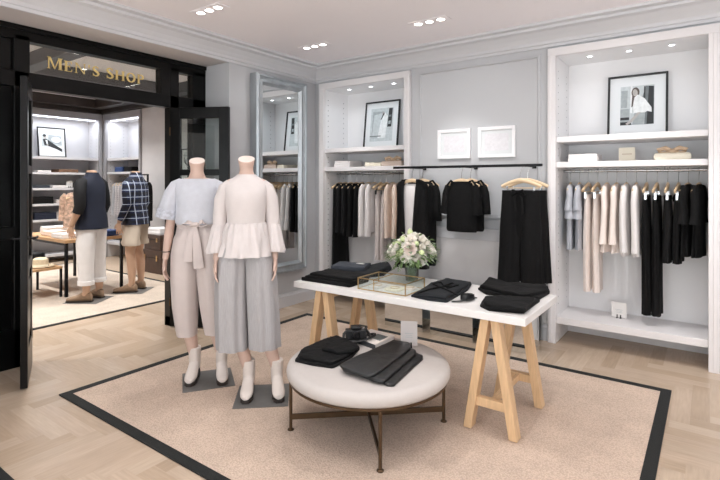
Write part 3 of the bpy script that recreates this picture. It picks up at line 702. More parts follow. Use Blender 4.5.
# flowers
va = empty('flower_arrangement', 'bouquet of white roses and greenery in a small glass vase', 'flowers', (-1.80, 3.16, TZ))
m = MB(); m.lathe([(.04, .001), (.046, .003), (.05, .03), (.052, .085), (.056, .10), (.053, .10), (.048, .085), (.045, .03), (.035, .01)], n=28, cap1=True); m.build('vase', 'vase_glass', va)
def rose(r, m_):
    m = MB()
    for k in range(5):
        rr = r*(.28+.18*k); hh_ = r*(1.15-.16*k); n = 3+k
        for j in range(n):
            a0 = 2*PI*j/n+k*.7; wd = 2*PI/n*.72; vs = []
            for iu in range(5):
                for iv in range(4):
                    u = -1+iu*.5; v = iv/3
                    an = a0+u*wd; rad = rr*(.35+.75*v**.8)*(1-.06*abs(u))+r*.10*v*v*(k/4)
                    vs.append((rad*math.cos(an), rad*math.sin(an), hh_*v*(1-.16*u*u)-r*.35+.02*r*math.sin(3*u)))
            m.add(vs, [(iu*4+iv, (iu+1)*4+iv, (iu+1)*4+iv+1, iu*4+iv+1) for iu in range(4) for iv in range(3)])
    return m
def aim(o, d):
    o.rotation_euler = V(d).to_track_quat('Z', 'Y').to_euler()
rr_ = random.Random(5); bc = V((0, 0, .218)); pr = {}
def bloom(name, base, m_, d, rad, sc):
    if (name, m_) not in pr:
        o = base().build(name, m_, va, angle=70); pr[(name, m_)] = o
    else:
        o = pr[(name, m_)].copy(); COL.objects.link(o); o.parent = va
    d = V(d).normalized(); o.location = bc+V((d.x*rad, d.y*rad, d.z*rad*.82)); aim(o, d); o.scale = (sc, sc, sc)
dirs = []
N = 62
for i in range(N):
    zz = 1-1.45*(i+.5)/N; a = i*2.399963; s_ = math.sqrt(max(0, 1-zz*zz)); dirs.append(V((s_*math.cos(a), s_*math.sin(a), zz)))
for i, d in enumerate(dirs):
    c = rr_.random(); rad = .125+rr_.uniform(-.025, .03)
    if i % 13 == 4: bloom('blush_rose', lambda: rose(.05, 0), 'rose_blush', d, rad, .75)
    elif c < .72: bloom('white_rose', lambda: rose(.04, 0), 'rose_white', d, rad, rr_.uniform(.6, 1.0))
    else: bloom('green_bud', lambda: MB().lathe([(.004, -.03), (.014, -.02), (.02, 0), (.016, .018), (.006, .028)], n=12), 'bud_green', d, rad+.02, rr_.uniform(.8, 1.2))
d0 = V((.35, -.75, .25)); bloom('blush_rose', None, 'rose_blush', d0, .145, .85)
fo = MB()
def leafq(mb, p, d, ln, wd, mi):
    d = V(d).normalized(); sd = d.cross(V((0, 0, 1))); sd = sd.normalized() if sd.length > .01 else V((1, 0, 0)); up = sd.cross(d); rows = []
    for t, w_ in ((0, .1), (.25, .8), (.5, 1), (.75, .65), (1, .05)):
        c = p+d*ln*t-V((0, 0, .35*ln*t*t)); rows.append([c-sd*wd*w_, c+up*wd*.25*w_, c+sd*wd*w_])
    vs = [q for r in rows for q in r]; mb.add(vs, [(i*3+j, i*3+j+1, i*3+j+4, i*3+j+3) for i in range(4) for j in range(2)], mi)
for i in range(380):
    d = V((rr_.gauss(0, 1), rr_.gauss(0, 1), rr_.gauss(-.05, .75))).normalized(); rad = rr_.uniform(.09, .168)
    if d.z < -.55: continue
    leafq(fo, bc+V((d.x*rad, d.y*rad, d.z*rad*.8)), d+V((rr_.uniform(-.4, .4), rr_.uniform(-.4, .4), .1)), rr_.uniform(.03, .07), rr_.uniform(.007, .014), 0 if rr_.random() < .7 else 1)
for i in range(34):      # drooping sprays
    d = V((rr_.gauss(0, 1), rr_.gauss(0, 1), rr_.uniform(-.7, .5))).normalized()
    p0 = bc+d*.11; p1 = bc+d*.17+V((0, 0, .01)); p2 = bc+d*.20+V((0, 0, -.01))
    fo.sweep([p0, p1, p2], .0013, 5, mi=2)
    for q in range(6): leafq(fo, p1.lerp(p2, q/5), d+V((rr_.uniform(-.8, .8), rr_.uniform(-.8, .8), .3)), .022, .006, 1 if i % 2 else 0)
fo.build('foliage', ['leaf_green', 'leaf_grey', 'stem_green'], va, smooth=False)
st = MB()
for i in range(16):
    a = i*.9; st.sweep([(.028*math.cos(a), .028*math.sin(a), .01), (.022*math.cos(a+2), .022*math.sin(a+2), .09), (.07*math.cos(a), .07*math.sin(a), .19)], .0028, 6)
st.build('stems', 'stem_green', va)

# ------------------------------------------------------------------ hangers and hanging clothes
def hanger_mesh(clip=False):
    w = MB(); n = 13; pts = []; rad = []
    for i in range(n):
        u = -1+2*i/(n-1); pts.append((u*.175, .012*u*u, -.088-.058*abs(u)**1.5)); rad.append((.009+.004*(1-abs(u)), .015+.004*(1-abs(u))))
    w.sweep(pts, rad, 8, side=(0, 1, 0))
    h = MB(); r_ = .0165
    hp = [(r_*math.cos(t), 0, r_*math.sin(t)) for t in [math.radians(200-i*230/12) for i in range(13)]]+[(.003, 0, -.03), (0, 0, -.085)]
    hp = [(a, b, c+(.03 if c > -.02 else .015)) for a, b, c in hp[:-1]]+[hp[-1]]; h.sweep(hp, .0022, 6)
    if clip:
        w.sweep([(-.15, 0, -.158), (.15, 0, -.158)], .0045, 6)
    return w, h
HPROTO = {}
def hanger(label, loc, rz, clip=False):
    if clip not in HPROTO:
        r = empty('clothes_hanger', label, 'hanger', loc, rz, 'wooden clothes hangers'); w, h = hanger_mesh(clip)
        w.build('wooden_arms', 'hanger_wood', r, angle=60); h.build('hook', 'chrome', r); HPROTO[clip] = r
        for s_ in ((-1, 1) if clip else ()): MB().box(s_*.12-.008, s_*.12+.008, -.008, .008, -.215, -.150).build('clip', 'chrome', r, smooth=False)
        return r
    return dup(HPROTO[clip], loc, rz, label)
def lerp(a, b, t): return a+(b-a)*t
def top_body(length, sh=.17, neck=.065, th=.03, hem=.18, rip=.06, k=5, ph=0, z0=-.086, waist=None, cy=.0):
    m = MB(); rr = [(0, cy, z0, neck, th*.5), (0, cy, z0-.008, neck+.03, th*.6), (0, cy, z0-.028, sh-.035, th*.75), (0, cy, z0-.05, sh-.008, th*.9), (0, cy, z0-.085, sh, th)]
    for i in range(1, 13):
        t = i/12; z = lerp(z0-.085, -length, t); w_ = lerp(sh, hem, t)
        if waist and t < .55: w_ = lerp(sh, waist, t/.55)
        elif waist: w_ = lerp(waist, hem, (t-.55)/.45)
        rr.append((0, cy, z, w_, th*(1+.15*t), rip*t, k, ph+t*1.2))
    return m.rings(rr, 44)
def sleeve_mesh(s_, sh, length, r0, r1, out=.02, th=.6, flare=None, rip=.08, ph=0, z0=-.126):
    pts = [(s_*(sh-.03), 0, z0), (s_*(sh+out*.4), 0, z0-.04)]; rad = [(r0*th, r0), (r0*th, r0)]
    for i in range(1, 8):
        t = i/7; pts.append((s_*(sh+out*(.4+.6*t)), .006*math.sin(3*t+ph), lerp(z0-.05, z0-length, t)))
        r = lerp(r0, r1, t)
        if flare and t > .7: r = lerp(r, flare, (t-.7)/.3)
        rad.append((r*th, r))
    m = MB(); m.sweep(pts, rad, 18, side=(0, 1, 0), ripple=(lambda t: rip*t, 4, ph)); return m
def hang_top(name, label, loc, rz, m_, length, sleeve=None, group=None, **k):
    r = empty(name, label, 'clothes', loc, rz, group)
    top_body(length, **k).build('body', m_, r, angle=70)
    if sleeve:
        sl, r0, r1, fl_ = sleeve
        for s_ in (-1, 1): sleeve_mesh(s_, k.get('sh', .17), sl, r0, r1, flare=fl_, ph=k.get('ph', 0)+s_).build('sleeve', m_, r, angle=70)
    return r
def hang_trousers(name, label, loc, rz, m_, length, w=.12, th=.03, hem=.06, ph=0, group=None, tie=False, zt=-.185, crotch=.33):
    r = empty(name, label, 'clothes', loc, rz, group); m = MB()
    m.rings([(0, 0, zt, w*.96, th*.78), (0, 0, zt-.05, w*.9, th*.8), (0, 0, zt-.15, w*.6, th*.86), (0, 0, zt-crotch*.8, w*.32, th*.8), (0, 0, zt-crotch, w*.12, th*.5)], 44, 0, True, True)
    for s_ in (-1, 1):
        rr = []
        for i in range(13):
            t = i/12; wd = lerp(w*.54, hem, t**1.3); rr.append((s_*lerp(w*.49, max(hem+.004, w*.56), t), .004*s_*math.sin(4*t+ph), lerp(zt-.004, -length, t), wd, th*(.82+.25*min(1, 3*t)+.08*math.sin(3*t+ph)), .08*min(1, 2.5*t), 5, ph+t+s_))
        m.rings(rr, 36, 0, True, True)
    m.build('legs', m_, r, angle=70)
    b = MB(); b.rings([(0, 0, zt-.03, w*1.035, th*.9), (0, 0, zt-.028, w*1.05, th*.98), (0, 0, zt+.004, w*1.04, th*.95), (0, 0, zt+.006, w*1.02, th*.8)], 40); b.build('waistband', m_, r, angle=50)
    if tie:
        t_ = MB()
        for pts in ([(0, -th-.006, zt-.015), (-.03, -th-.02, zt-.05), (-.012, -th-.016, zt-.24)], [(0, -th-.006, zt-.015), (.03, -th-.02, zt-.06), (.04, -th-.014, zt-.2)], [(0, -th-.008, zt-.01), (-.05, -th-.018, zt+.01), (-.06, -th-.018, zt-.04), (0, -th-.01, zt-.015)], [(0, -th-.008, zt-.01), (.045, -th-.018, zt+.012), (.06, -th-.018, zt-.035), (0, -th-.01, zt-.015)]):
            t_.sweep(pts, (.012, .004), 8, side=(1, 0, 0))
        t_.build('tie_belt', m_, r)
    return r
RY = 4.575+.24; RZ = 1.545
seq = ['first', 'second', 'third', 'fourth', 'fifth', 'sixth', 'seventh', 'eighth', 'ninth', 'tenth', 'eleventh', 'twelfth', 'thirteenth', 'fourteenth']
def rack(x, i, cab, kind, desc, yaw, clip=False):
    loc = (x, RY, RZ-.03)
    hanger(f'wooden hanger holding the {desc}', loc, PI/2+yaw, clip)
    return loc, PI/2+yaw
# cabinet with the portrait
gR = 'clothes hanging below the portrait of a woman'
items = [('top_r', 'grey ruffled blouse hanging at the rail end nearest the table'), ('top_r', 'grey ruffle sleeved blouse hanging next to blush trousers'),
    ('tr_p', 'blush trousers hanging beside a grey blouse'), ('tr_p', 'blush trousers hanging beside a blush blouse'), ('bl_p', 'blush blouse with flared hem hanging beside blush trousers'), ('bl_p', 'blush blouse with flared hem hanging beside a white blouse'),
    ('bl_w', 'white blouse hanging beside a blush blouse'), ('bl_w', 'white long sleeved blouse hanging beside long black trousers'), ('tr_b', 'long black tapered trousers hanging beside a white blouse'), ('tr_b', 'long black tapered trousers hanging beside black shorts'),
    ('sh_b', 'black shorts hanging beside long black trousers'), ('sh_b', 'black shorts hanging beside a black blouse'), ('bk_b', 'black ruffled blouse hanging beside black shorts'), ('bk_b', 'black ruffled blouse hanging at the rail end by the cabinet side')]
for i, (kd, lb) in enumerate(items):
    x = -1.052+.0765*i if i < 12 else (-.145, -.073)[i-12]; yaw = RND.uniform(-.05, .05)+(.1 if i < 2 else 0)+(-.16 if i > 11 else 0)
    loc, rz = rack(x, i, 'R', kd, lb, yaw, kd in ('tr_p', 'tr_b', 'sh_b')); ph = i*1.3
    if kd == 'top_r':
        o = hang_top('blouse', lb, loc, rz, 'greyblue_cloth', .68, (.20, .045, .055, .06), gR, sh=.14, hem=.165, th=.028, rip=.08, ph=ph)
        for s_ in (-1, 1):
            m = MB(); m.sweep([(s_*.145, 0, -.30), (s_*.15, 0, -.34), (s_*.15, 0, -.40)], [(.03, .045), (.034, .055), (.036, .062)], 24, side=(0, 1, 0), ripple=(lambda t: .12*t, 5, ph)); m.build('ruffle', 'greyblue_cloth', o, angle=70)
    elif kd == 'tr_p': hang_trousers('trousers', lb, loc, rz, 'pink_cloth', 1.05, .1, .027, .055, ph, gR)
    elif kd == 'bl_p':
        o = hang_top('blouse', lb, loc, rz, 'pink_cloth', .60, (.48, .04, .04, .055), gR, sh=.14, hem=.14, th=.026, waist=.135, ph=ph)
        m = MB(); m.rings([(0, 0, -.58, .14, .027), (0, 0, -.62, .165, .031, .06, 6, ph), (0, 0, -.68, .185, .036, .12, 6, ph)], 48); m.build('flounce', 'pink_cloth', o, angle=70)
    elif kd == 'bl_w': hang_top('blouse', lb, loc, rz, 'white_cloth', .70, (.54, .042, .045, .05), gR, sh=.145, hem=.17, th=.027, rip=.1, ph=ph)
    elif kd == 'tr_b': hang_trousers('trousers', lb, loc, rz, 'black_cloth', 1.19, .11, .03, .045, ph, gR)
    elif kd == 'sh_b': hang_trousers('shorts', lb, loc, rz, 'black_cloth', .73, .12, .031, .085, ph, gR, tie=True)
    else:
        o = hang_top('blouse', lb, loc, rz, 'black_cloth', .67, (.28, .05, .056, .066), gR, sh=.14, hem=.17, th=.03, rip=.12, ph=ph)
gL = 'clothes hanging in the cabinet by the mirror'
items = [(-3.775, 'dress', 'long black dress hanging at the rail end by the mirror'), (-3.69, 'lace', 'black lace blouse hanging beside the long black dress'), (-3.605, 'lace', 'black lace blouse hanging beside a plain black top'), (-3.52, 'blk', 'plain black top hanging beside a black lace blouse'), (-3.435, 'blk', 'plain black top hanging beside a white blouse'),
    (-3.34, 'wht', 'white long sleeved blouse hanging beside a black top'), (-3.255, 'wht', 'white long sleeved blouse hanging beside greige trousers'), (-3.165, 'gre', 'greige trousers hanging beside a white blouse'), (-3.085, 'gre', 'greige trousers hanging beside a peach sweater'), (-2.995, 'pea', 'peach sweater hanging beside greige trousers'), (-2.91, 'pea', 'peach sweater hanging between another peach sweater and the black waistcoat'), (-2.825, 'pea', 'peach sweater mostly hidden behind the black waistcoat')]
for i, (x, kd, lb) in enumerate(items):
    yaw = RND.uniform(-.08, .08)+.1; loc, rz = rack(x, i, 'L', kd, lb, yaw, kd == 'gre'); ph = i*1.7
    if kd == 'dress': hang_top('dress', lb, loc, rz, 'black_cloth', 1.2, None, gL, sh=.15, hem=.19, th=.033, rip=.1, ph=ph)
    elif kd == 'lace': hang_top('blouse', lb, loc, rz, 'black_lace', .72, (.56, .042, .05, .055), gL, sh=.142, hem=.17, th=.03, rip=.1, ph=ph)
    elif kd == 'blk': hang_top('blouse', lb, loc, rz, 'black_cloth', .66, (.6, .04, .045, .05), gL, sh=.142, hem=.165, th=.03, ph=ph)
    elif kd == 'wht': hang_top('blouse', lb, loc, rz, 'white_cloth', .66, (.58, .045, .055, .06), gL, sh=.142, hem=.165, th=.03, rip=.1, ph=ph)
    elif kd == 'gre': hang_trousers('trousers', lb, loc, rz, 'greige_cloth', .98, .11, .028, .06, ph, gL)
    else: hang_top('sweater', lb, loc, rz, 'peach_cloth', .70, (.58, .045, .045, .04), gL, sh=.142, hem=.155, th=.031, ph=ph)
# black wall rail of the middle bay
ry, rz_ = 4.24, 1.59
wr_ = empty('wall_rail', 'long black steel clothes rail fixed to the wall between the two cabinets', 'clothes rail', (-1.885, ry, rz_))
MB().box(-.745, .735, -.011, .011, -.012, .012).build('bar', 'dark_metal', wr_, smooth=False, bevel=.002)
ARM = (-2.46, -1.89, -1.32)
for ax in ARM:
    MB().box(ax+1.885-.009, ax+1.885+.009, .011, YB-ry-.012, -.010, .010).build('arm', 'dark_metal', wr_, smooth=False)
    MB().box(ax+1.885-.018, ax+1.885+.018, YB-ry-.012, YB-ry-.001, -.02, .025).build('wall_plate', 'dark_metal', wr_, smooth=False)
gC = 'black clothes on the black wall rail'
# open waistcoat over a white camisole
x = ARM[0]; loc = (x, 4.32, rz_-.04)
hanger('wooden hanger holding the black waistcoat and white camisole', loc, .06)
loc = (loc[0], loc[1], loc[2]+.026)
v = empty('waistcoat', 'long open black waistcoat hanging on the black wall rail', 'clothes', loc, .06, gC)
m = MB(); R_ = []; n = 44; Lv = 1.0
prof_ = [(-.108, .075, .035, .055), (-.118, .11, .04, .06), (-.14, .15, .045, .064), (-.165, .172, .05, .066), (-.25, .164, .06, .066), (-.4, .162, .065, .06), (-.55, .166, .068, .055), (-.7, .172, .07, .046), (-.85, .178, .072, .032), (-Lv, .182, .074, .028)]
for z, rx, ry_, gap in prof_:
    ring = []; a0 = math.asin(min(.95, gap/rx))
    for i in range(n):
        a = -PI/2+a0+(2*PI-2*a0)*i/(n-1); q = 1+.03*math.cos(7*a+z*3)*min(1, -z*1.5)
        ring.append((rx*math.cos(a)*q, ry_*math.sin(a)*q, z))
    R_.append(ring)
m.loft(R_, 0, False, False, closed=False)
o = m.build('body', 'black_cloth', v, angle=80); md = o.modifiers.new('thick', 'SOLIDIFY'); md.thickness = .006; md.offset = -1
m = MB()
for s_ in (-1, 1):
    m.sweep([(s_*.085, -.028, -.108), (s_*.09, -.058, -.2), (s_*.085, -.07, -.34), (s_*.068, -.075, -.5), (s_*.045, -.078, -.66)], [(.02, .006), (.026, .006), (.028, .006), (.022, .006), (.008, .005)], 10, side=(1, 0, 0))
m.build('lapels', 'black_cloth', v)
cm = MB(); cm.rings([(0, 0, -.15, .075, .03), (0, 0, -.19, .1, .045), (0, 0, -.3, .12, .05), (0, 0, -.5, .125, .054, .03, 6, 0), (0, 0, -.85, .13, .056, .04, 6, 1)], 36, 0, True, True)
for s_ in (-1, 1): cm.sweep([(s_*.06, -.012, -.2), (s_*.055, 0, -.115), (s_*.06, .012, -.2)], .006, 6)
tag(cm.build('camisole', 'white_cloth', None, loc, angle=70), 'white camisole hanging inside the open black waistcoat', 'clothes')
def cold_top(label, loc, rz, L_, sl, w_=.155):
    loc = (loc[0], loc[1], loc[2]+.024); o = empty('cold_shoulder_top', label, 'clothes', loc, rz, gC); ph = loc[1]*9
    m = MB(); m.rings([(0, 0, -.125, .085, .03), (0, -.002, -.14, .115, .04), (0, 0, -.2, .125, .05), (0, 0, -.26, .145, .055, .02, 5, ph), (0, 0, -(.3+L_)/2, w_, .06, .04, 6, ph), (0, 0, -L_+.02, w_, .062, .05, 6, ph), (0, 0, -L_, w_*.95, .058, .05, 6, ph)], 48, 0, False, True); m.build('body', 'black_cloth', o, angle=70)
    for s_ in (-1, 1):
        m = MB(); m.sweep([(s_*.135, 0, -.165), (s_*.152, -.005, -.24), (s_*.163, -.01, -.165-sl*.8)], [(.035, .036), (.042, .042), (.046, .048)], 20, side=(0, 1, 0), ripple=(lambda t: .1*t, 4, ph)); m.build('sleeve', 'black_cloth', o, angle=70)
        m = MB(); m.sweep([(s_*.09, -.02, -.128), (s_*.11, 0, -.115), (s_*.155, .0, -.165)], [(.012, .012), (.012, .01), (.014, .012)], 8); m.build('strap', 'black_cloth', o)
    return o
for k, (dy, L_, lb) in enumerate(((.135, .98, 'black dress with cut-out shoulders hanging behind the black waistcoat'),)):
    loc = (ARM[0]+.05, 4.32+dy, rz_-.04); hanger('wooden hanger holding the black dress behind the waistcoat', loc, .05); cold_top(lb, loc, .05, L_, .45)
for k, (dx, dy, lb) in enumerate(((0, .0, 'short black top with cut-out shoulders, front one of two on the wall rail'), (.085, .135, 'short black top with cut-out shoulders half hidden behind a similar black top'))):
    loc = (ARM[1]+dx*.4-.03, 4.32+dy, rz_-.04); hanger('wooden hanger of the '+('front' if k == 0 else 'rear')+' short black top on the wall rail', loc, (-.05, -.12)[k]); cold_top(lb, loc, (-.05, -.12)[k], .60, .34, (.155, .145)[k])
for k, (dx, dy, lb) in enumerate(((-.02, .0, 'wide black trousers with a tie belt hanging over the table end'), (.0, .135, 'wide black trousers half hidden behind the tie belted trousers'))):
    loc = (ARM[2]+dx-.02, 4.32+dy, rz_-.04); hanger('wooden clip hanger of the '+('tie belted' if k == 0 else 'half hidden')+' black trousers on the wall rail', loc, (-.02, .05)[k], True); hang_trousers('trousers', lb, loc, (-.02, .05)[k], 'black_cloth', 1.0, .16, .05, .098, 2+k, gC, tie=(k == 0), crotch=.42)

# ------------------------------------------------------------------ small things in the two cabinets
ZS = 1.6255
def stack(label, x, y, z, n, w_, d_, th, m_, name='folded_garment', rz=0, cat='folded clothes'):
    return folded(label, [(rect(x, y, w_-.004*k, d_-.004*k, rz+.02*(k % 2)), z+th*k, z+th*(k+1)+.002) for k in range(n)], m_, name, cat, lump=.002, seed=x*7+y)
xr = lambda px, y: ony(px, 160, y).x
stack('white folded shirts stacked on the shelf below the portrait', -.915, 4.76, ZS, 3, .24, .26, .022, 'white_cloth')
stack('white folded shirts stacked on the shelf beside the mirror', -3.62, 4.78, ZS, 3, .24, .26, .025, 'white_cloth')
def lean_card(label, x, w_, h_, m_):
    r = empty('card_sign', label, 'sign', (x, 4.78, ZS), .15); r.rotation_euler = (-.25, 0, .15)
    MB().box(-w_/2, w_/2, -.002, .002, .001, h_).build('card', m_, r, smooth=False)
    MB().box(-w_*.3, w_*.3, -.0026, -.0019, h_*.5, h_*.54).build('print_line', 'p_tan', r, smooth=False)
    m = MB(); m.bar((0, .002, h_*.7), (0, .07, .018), .02, .003, up=(1, 0, 0)); m.build('easel_back', m_, r, smooth=False)
lean_card('cream card propped on the shelf below the portrait', -.585, .125, .125, 'cream_card')
stack('cream folded scarf on the shelf above the white blouses', -3.21, 4.78, ZS, 2, .2, .24, .022, 'cream_card', rz=.3)
def clutch(label, x, m1, m2):
    r = empty('bag', label, 'bag', (x, 4.77, ZS), .1)
    m = MB(); pad(m, rect(0, 0, .26, .15), .0, .06, .02, 48, .004, 3); m.build('pouch', m1, r, angle=60)
    m = MB()
    for s_ in (-1, 1): m.sweep([(0, -.02, .07), (s_*.05, -.03, .10), (s_*.1, -.03, .085), (s_*.09, -.03, .06), (s_*.03, -.03, .06), (0, -.02, .07)], [(.02, .008)]*6, 8)
    m.sweep([(-.018, -.03, .072), (.018, -.03, .072)], .02, 10); m.build('bow', m2, r)
clutch('tan bag with a bow on the shelf below the portrait', -.255, 'cream_card', 'tan_leather'); clutch('tan bag with a bow on the shelf above the peach sweaters', -2.95, 'peach_cloth', 'tan_leather')
p = onz(619, 318, .2355); sign_card('card_sign', 'white card in a small black stand on the low shelf of the portrait cabinet', (p.x, p.y, .2355), -.1, .12, .14, True)

# ------------------------------------------------------------------ mannequins
def fuse(mb, name, m_, parent, voxel=.006, sm=5, fac=.5):
    t = mb.build('tmp', m_, smooth=False)
    a = t.modifiers.new('r', 'REMESH'); a.mode = 'VOXEL'; a.voxel_size = voxel
    b = t.modifiers.new('s', 'SMOOTH'); b.factor = fac; b.iterations = sm
    bpy.context.view_layer.update()
    me = bpy.data.meshes.new_from_object(t.evaluated_get(bpy.context.evaluated_depsgraph_get()))
    tm = t.data; bpy.data.objects.remove(t); bpy.data.meshes.remove(tm); me.name = name
    if not me.materials: me.materials.append(MATS[m_])
    me.shade_smooth(); o = bpy.data.objects.new(name, me); COL.objects.link(o)
    if parent: o.parent = parent
    return o
def hand(mb, w, d, thumb, curl, sc=1.):
    w, d, th = V(w), V(d).normalized(), V(thumb).normalized(); th = (th-d*th.dot(d)).normalized(); nrm = V(curl); nrm = (nrm-d*nrm.dot(d)-th*nrm.dot(th)).normalized()
    P_ = lambda a, b, c: w+(d*a+th*b+nrm*c)*sc
    mb.sweep([P_(-.02, 0, 0), P_(.01, 0, 0), P_(.04, .002, 0), P_(.075, .001, .002), P_(.09, 0, .004)], [(.021*sc, .017*sc), (.024*sc, .016*sc), (.034*sc, .015*sc), (.036*sc, .0125*sc), (.032*sc, .010*sc)], 14, side=th)
    for off, ln in ((.029, .066), (.0095, .074), (-.0105, .069), (-.029, .054)):
        f = off*.12
        mb.sweep([P_(.07, off*.9, 0), P_(.09, off, .004), P_(.09+ln*.45, off+f+off*.1, .012), P_(.09+ln*.75, off+f*1.5+off*.12, .024), P_(.09+ln*.95, off+f*1.8+off*.14, .036)], [.0085*sc, .0085*sc, .0078*sc, .007*sc, .0055*sc], 10)
    mb.sweep([P_(.022, .02, .002), P_(.045, .044, .008), P_(.07, .056, .014), P_(.095, .058, .02)], [.013*sc, .011*sc, .0095*sc, .0065*sc], 10)
def boot(s_, x, rot, parent):
    r = bpy.data.objects.new('boot', None)
    m = MB(); m.sweep([(0, .012, .225), (0, .012, .17), (0, .012, .11), (0, .01, .07)], [(.044, .05), (.042, .047), (.040, .046), (.038, .048)], 20, side=(1, 0, 0))
    R_ = []
    for y, hw_, z0, z1 in ((.058, .026, .055, .11), (.03, .034, .05, .14), (-.02, .037, .042, .14), (-.06, .041, .03, .105), (-.1, .044, .022, .082), (-.14, .038, .02, .066), (-.165, .022, .022, .052)):
        R_.append([(hw_*math.cos(t), y, (z0+z1)/2+(z1-z0)/2*math.sin(t)) for t in [2*PI*i/20 for i in range(20)]])
    m.loft(R_); o = fuse(m, 'boot', 'boot_white', parent, .005, 4); o.location = (x, 0, .012); o.rotation_euler = (0, 0, rot)
    q = MB(); ol = [(x_*.93, y_*.965) for x_, y_ in ((.03, .06), (.036, .03), (.032, -.02), (.04, -.06), (.045, -.1), (.038, -.145), (.02, -.17), (-.02, -.17), (-.038, -.145), (-.045, -.1), (-.04, -.06), (-.032, -.02), (-.036, .03), (-.03, .06))]
    up = lambda y: .050 if y > .02 else (.016+max(0, (y+.08))*.3)
    q.loft([[(a, b, max(0, up(b)-.020)) for a, b in ol], [(a, b, up(b)+.004) for a, b in ol]]); q.box(-.030, .030, .0, .058, 0, .04)
    q.build('sole', 'sole_dark', o, smooth=False, bevel=.003)
    return o
def plate(parent, rot, off=(0, 0), sz=.175, m_='plate_grey'):
    o = MB().box(-sz, sz, -sz, sz, .0095, .0125).build('base_plate', m_, parent, (off[0], off[1], 0), smooth=False); o.rotation_euler = (0, 0, rot); return o
def female(label, loc, rz, elbow, wrist, feet):
    r = empty('mannequin', label, 'mannequin', loc, rz)
    b = MB(); b.rings([(0, .012, .82, .05, .04), (0, .012, .90, .11, .07), (0, .01, .98, .14, .09), (0, .005, 1.08, .125, .085), (0, 0, 1.17, .112, .082), (0, -.005, 1.27, .13, .1), (0, -.008, 1.33, .14, .108), (0, 0, 1.40, .135, .085), (0, .006, 1.45, .105, .062), (0, .008, 1.48, .06, .052), (0, .006, 1.52, .046, .047), (0, .002, 1.56, .046, .048), (0, 0, 1.575, .047, .049)], 32, 0, True, True)
    for s_ in (-1, 1):
        e_, w_ = elbow[0 if s_ < 0 else 1], wrist[0 if s_ < 0 else 1]
        b.sweep([(s_*.05, .005, 1.44), (s_*.10, .003, 1.43), (s_*.135, 0, 1.41)], [.04, .04, .038], 16)
        sh = V((s_*.138, 0, 1.41)); ev, wv = V(e_), V(w_)
        b.sweep([sh, sh.lerp(ev, .3), sh.lerp(ev, .7), ev, ev.lerp(wv, .3), ev.lerp(wv, .7), wv], [.04, .039, .035, .032, .033, .026, .021], 16)
        hand(b, wv, wv-ev+V((0, -.03, -.12)), (s_*.12, -1, 0), (-s_, -.1, 0), .98)
        fx, fy = feet[0 if s_ < 0 else 1]
        b.sweep([(s_*.085, .01, .92), (s_*.095, .008, .75), (s_*.09+(fx-s_*.09)*.18, .0, .52), (s_*.09+(fx-s_*.09)*.5, fy*.5+.01, .36), (fx, fy+.012, .16), (fx, fy+.012, .10)], [.07, .07, .05, .05, .033, .034], 18)
    b_ = fuse(b, 'body', 'skin_female', r, .005, 4, .5)
    m = MB(); T_ = [2*PI*i/28 for i in range(28)]
    m.loft([[(.050*math.cos(t)*k, .053*math.sin(t)*k, z+q*math.sin(t)) for t in T_] for k, z, q in ((.9, 1.545, 0), (.98, 1.562, .004), (1.06, 1.583, .016), (1.1, 1.600, .024))], 0, False, False)
    m.loft([[(.050*math.cos(t)*k, .053*math.sin(t)*k, z+q*math.sin(t)) for t in T_] for k, z, q in ((1.1, 1.600, .024), (1.07, 1.604, .024), (.5, 1.606, .011), (.02, 1.607, 0))], 1, False, True)
    m.build('neck_cap', ['skin_female', 'neck_cap'], r)
    return r
def legs_cloth(rr, legs, n=60):
    m = MB(); m.rings(rr, n, 0, False, True)
    for L_ in legs: m.rings(L_, n, 0, True, True)
    return m
# mannequin in pale blue blouse and blush tied trousers
m1 = female('headless mannequin in a pale blue short sleeved blouse and tied blush trousers', (-3.037, 2.182, 0), math.radians(48), [(-.19, .03, 1.13), (.19, .03, 1.13)], [(-.212, -.03, .90), (.2, -.03, .90)], [(-.02, .02), (.175, -.01)])
plate(m1, math.radians(8), (.08, -.03))
for s_, x, y, ro in ((-1, -.02, .02, -.12), (1, .175, -.01, .1)):
    o = boot(s_, x, ro, m1); o.location.y = y
bl_ = MB(); bl_.rings([(0, 0, 1.135, .122, .10), (0, 0, 1.143, .14, .118, .03, 9, 0), (0, 0, 1.16, .147, .126, .035, 9, 0), (0, 0, 1.2, .146, .126, .03, 8, 0), (0, -.004, 1.28, .143, .127, .012, 7, 0), (0, -.004, 1.35, .15, .125), (0, 0, 1.40, .165, .105), (0, .003, 1.43, .168, .085), (0, .003, 1.452, .152, .074), (0, .003, 1.466, .132, .07), (0, .003, 1.470, .122, .066), (0, .003, 1.464, .118, .062)], 60)
bo_ = bl_.build('blouse', 'blouse_pale_blue', m1, angle=70)
for s_ in (-1, 1):
    m = MB(); m.sweep([(s_*.10, 0, 1.44), (s_*.14, 0, 1.415), (s_*.172, .004, 1.36), (s_*.19, .01, 1.29), (s_*.202, .015, 1.235)], [.04, .05, .056, .062, .066], 30, side=(0, 1, 0), ripple=(lambda t: .05*t, 6, s_), caps=False); m.build('sleeve', 'blouse_pale_blue', bo_, angle=70)
    m = MB(); m.sweep([(s_*.199, .013, 1.255), (s_*.201, .014, 1.245), (s_*.212, .02, 1.19)], [.066, .07, .077], 36, side=(0, 1, 0), ripple=(lambda t: .07, 6, s_), caps=False); m.build('lace_cuff', 'lace_pale', bo_, angle=70)
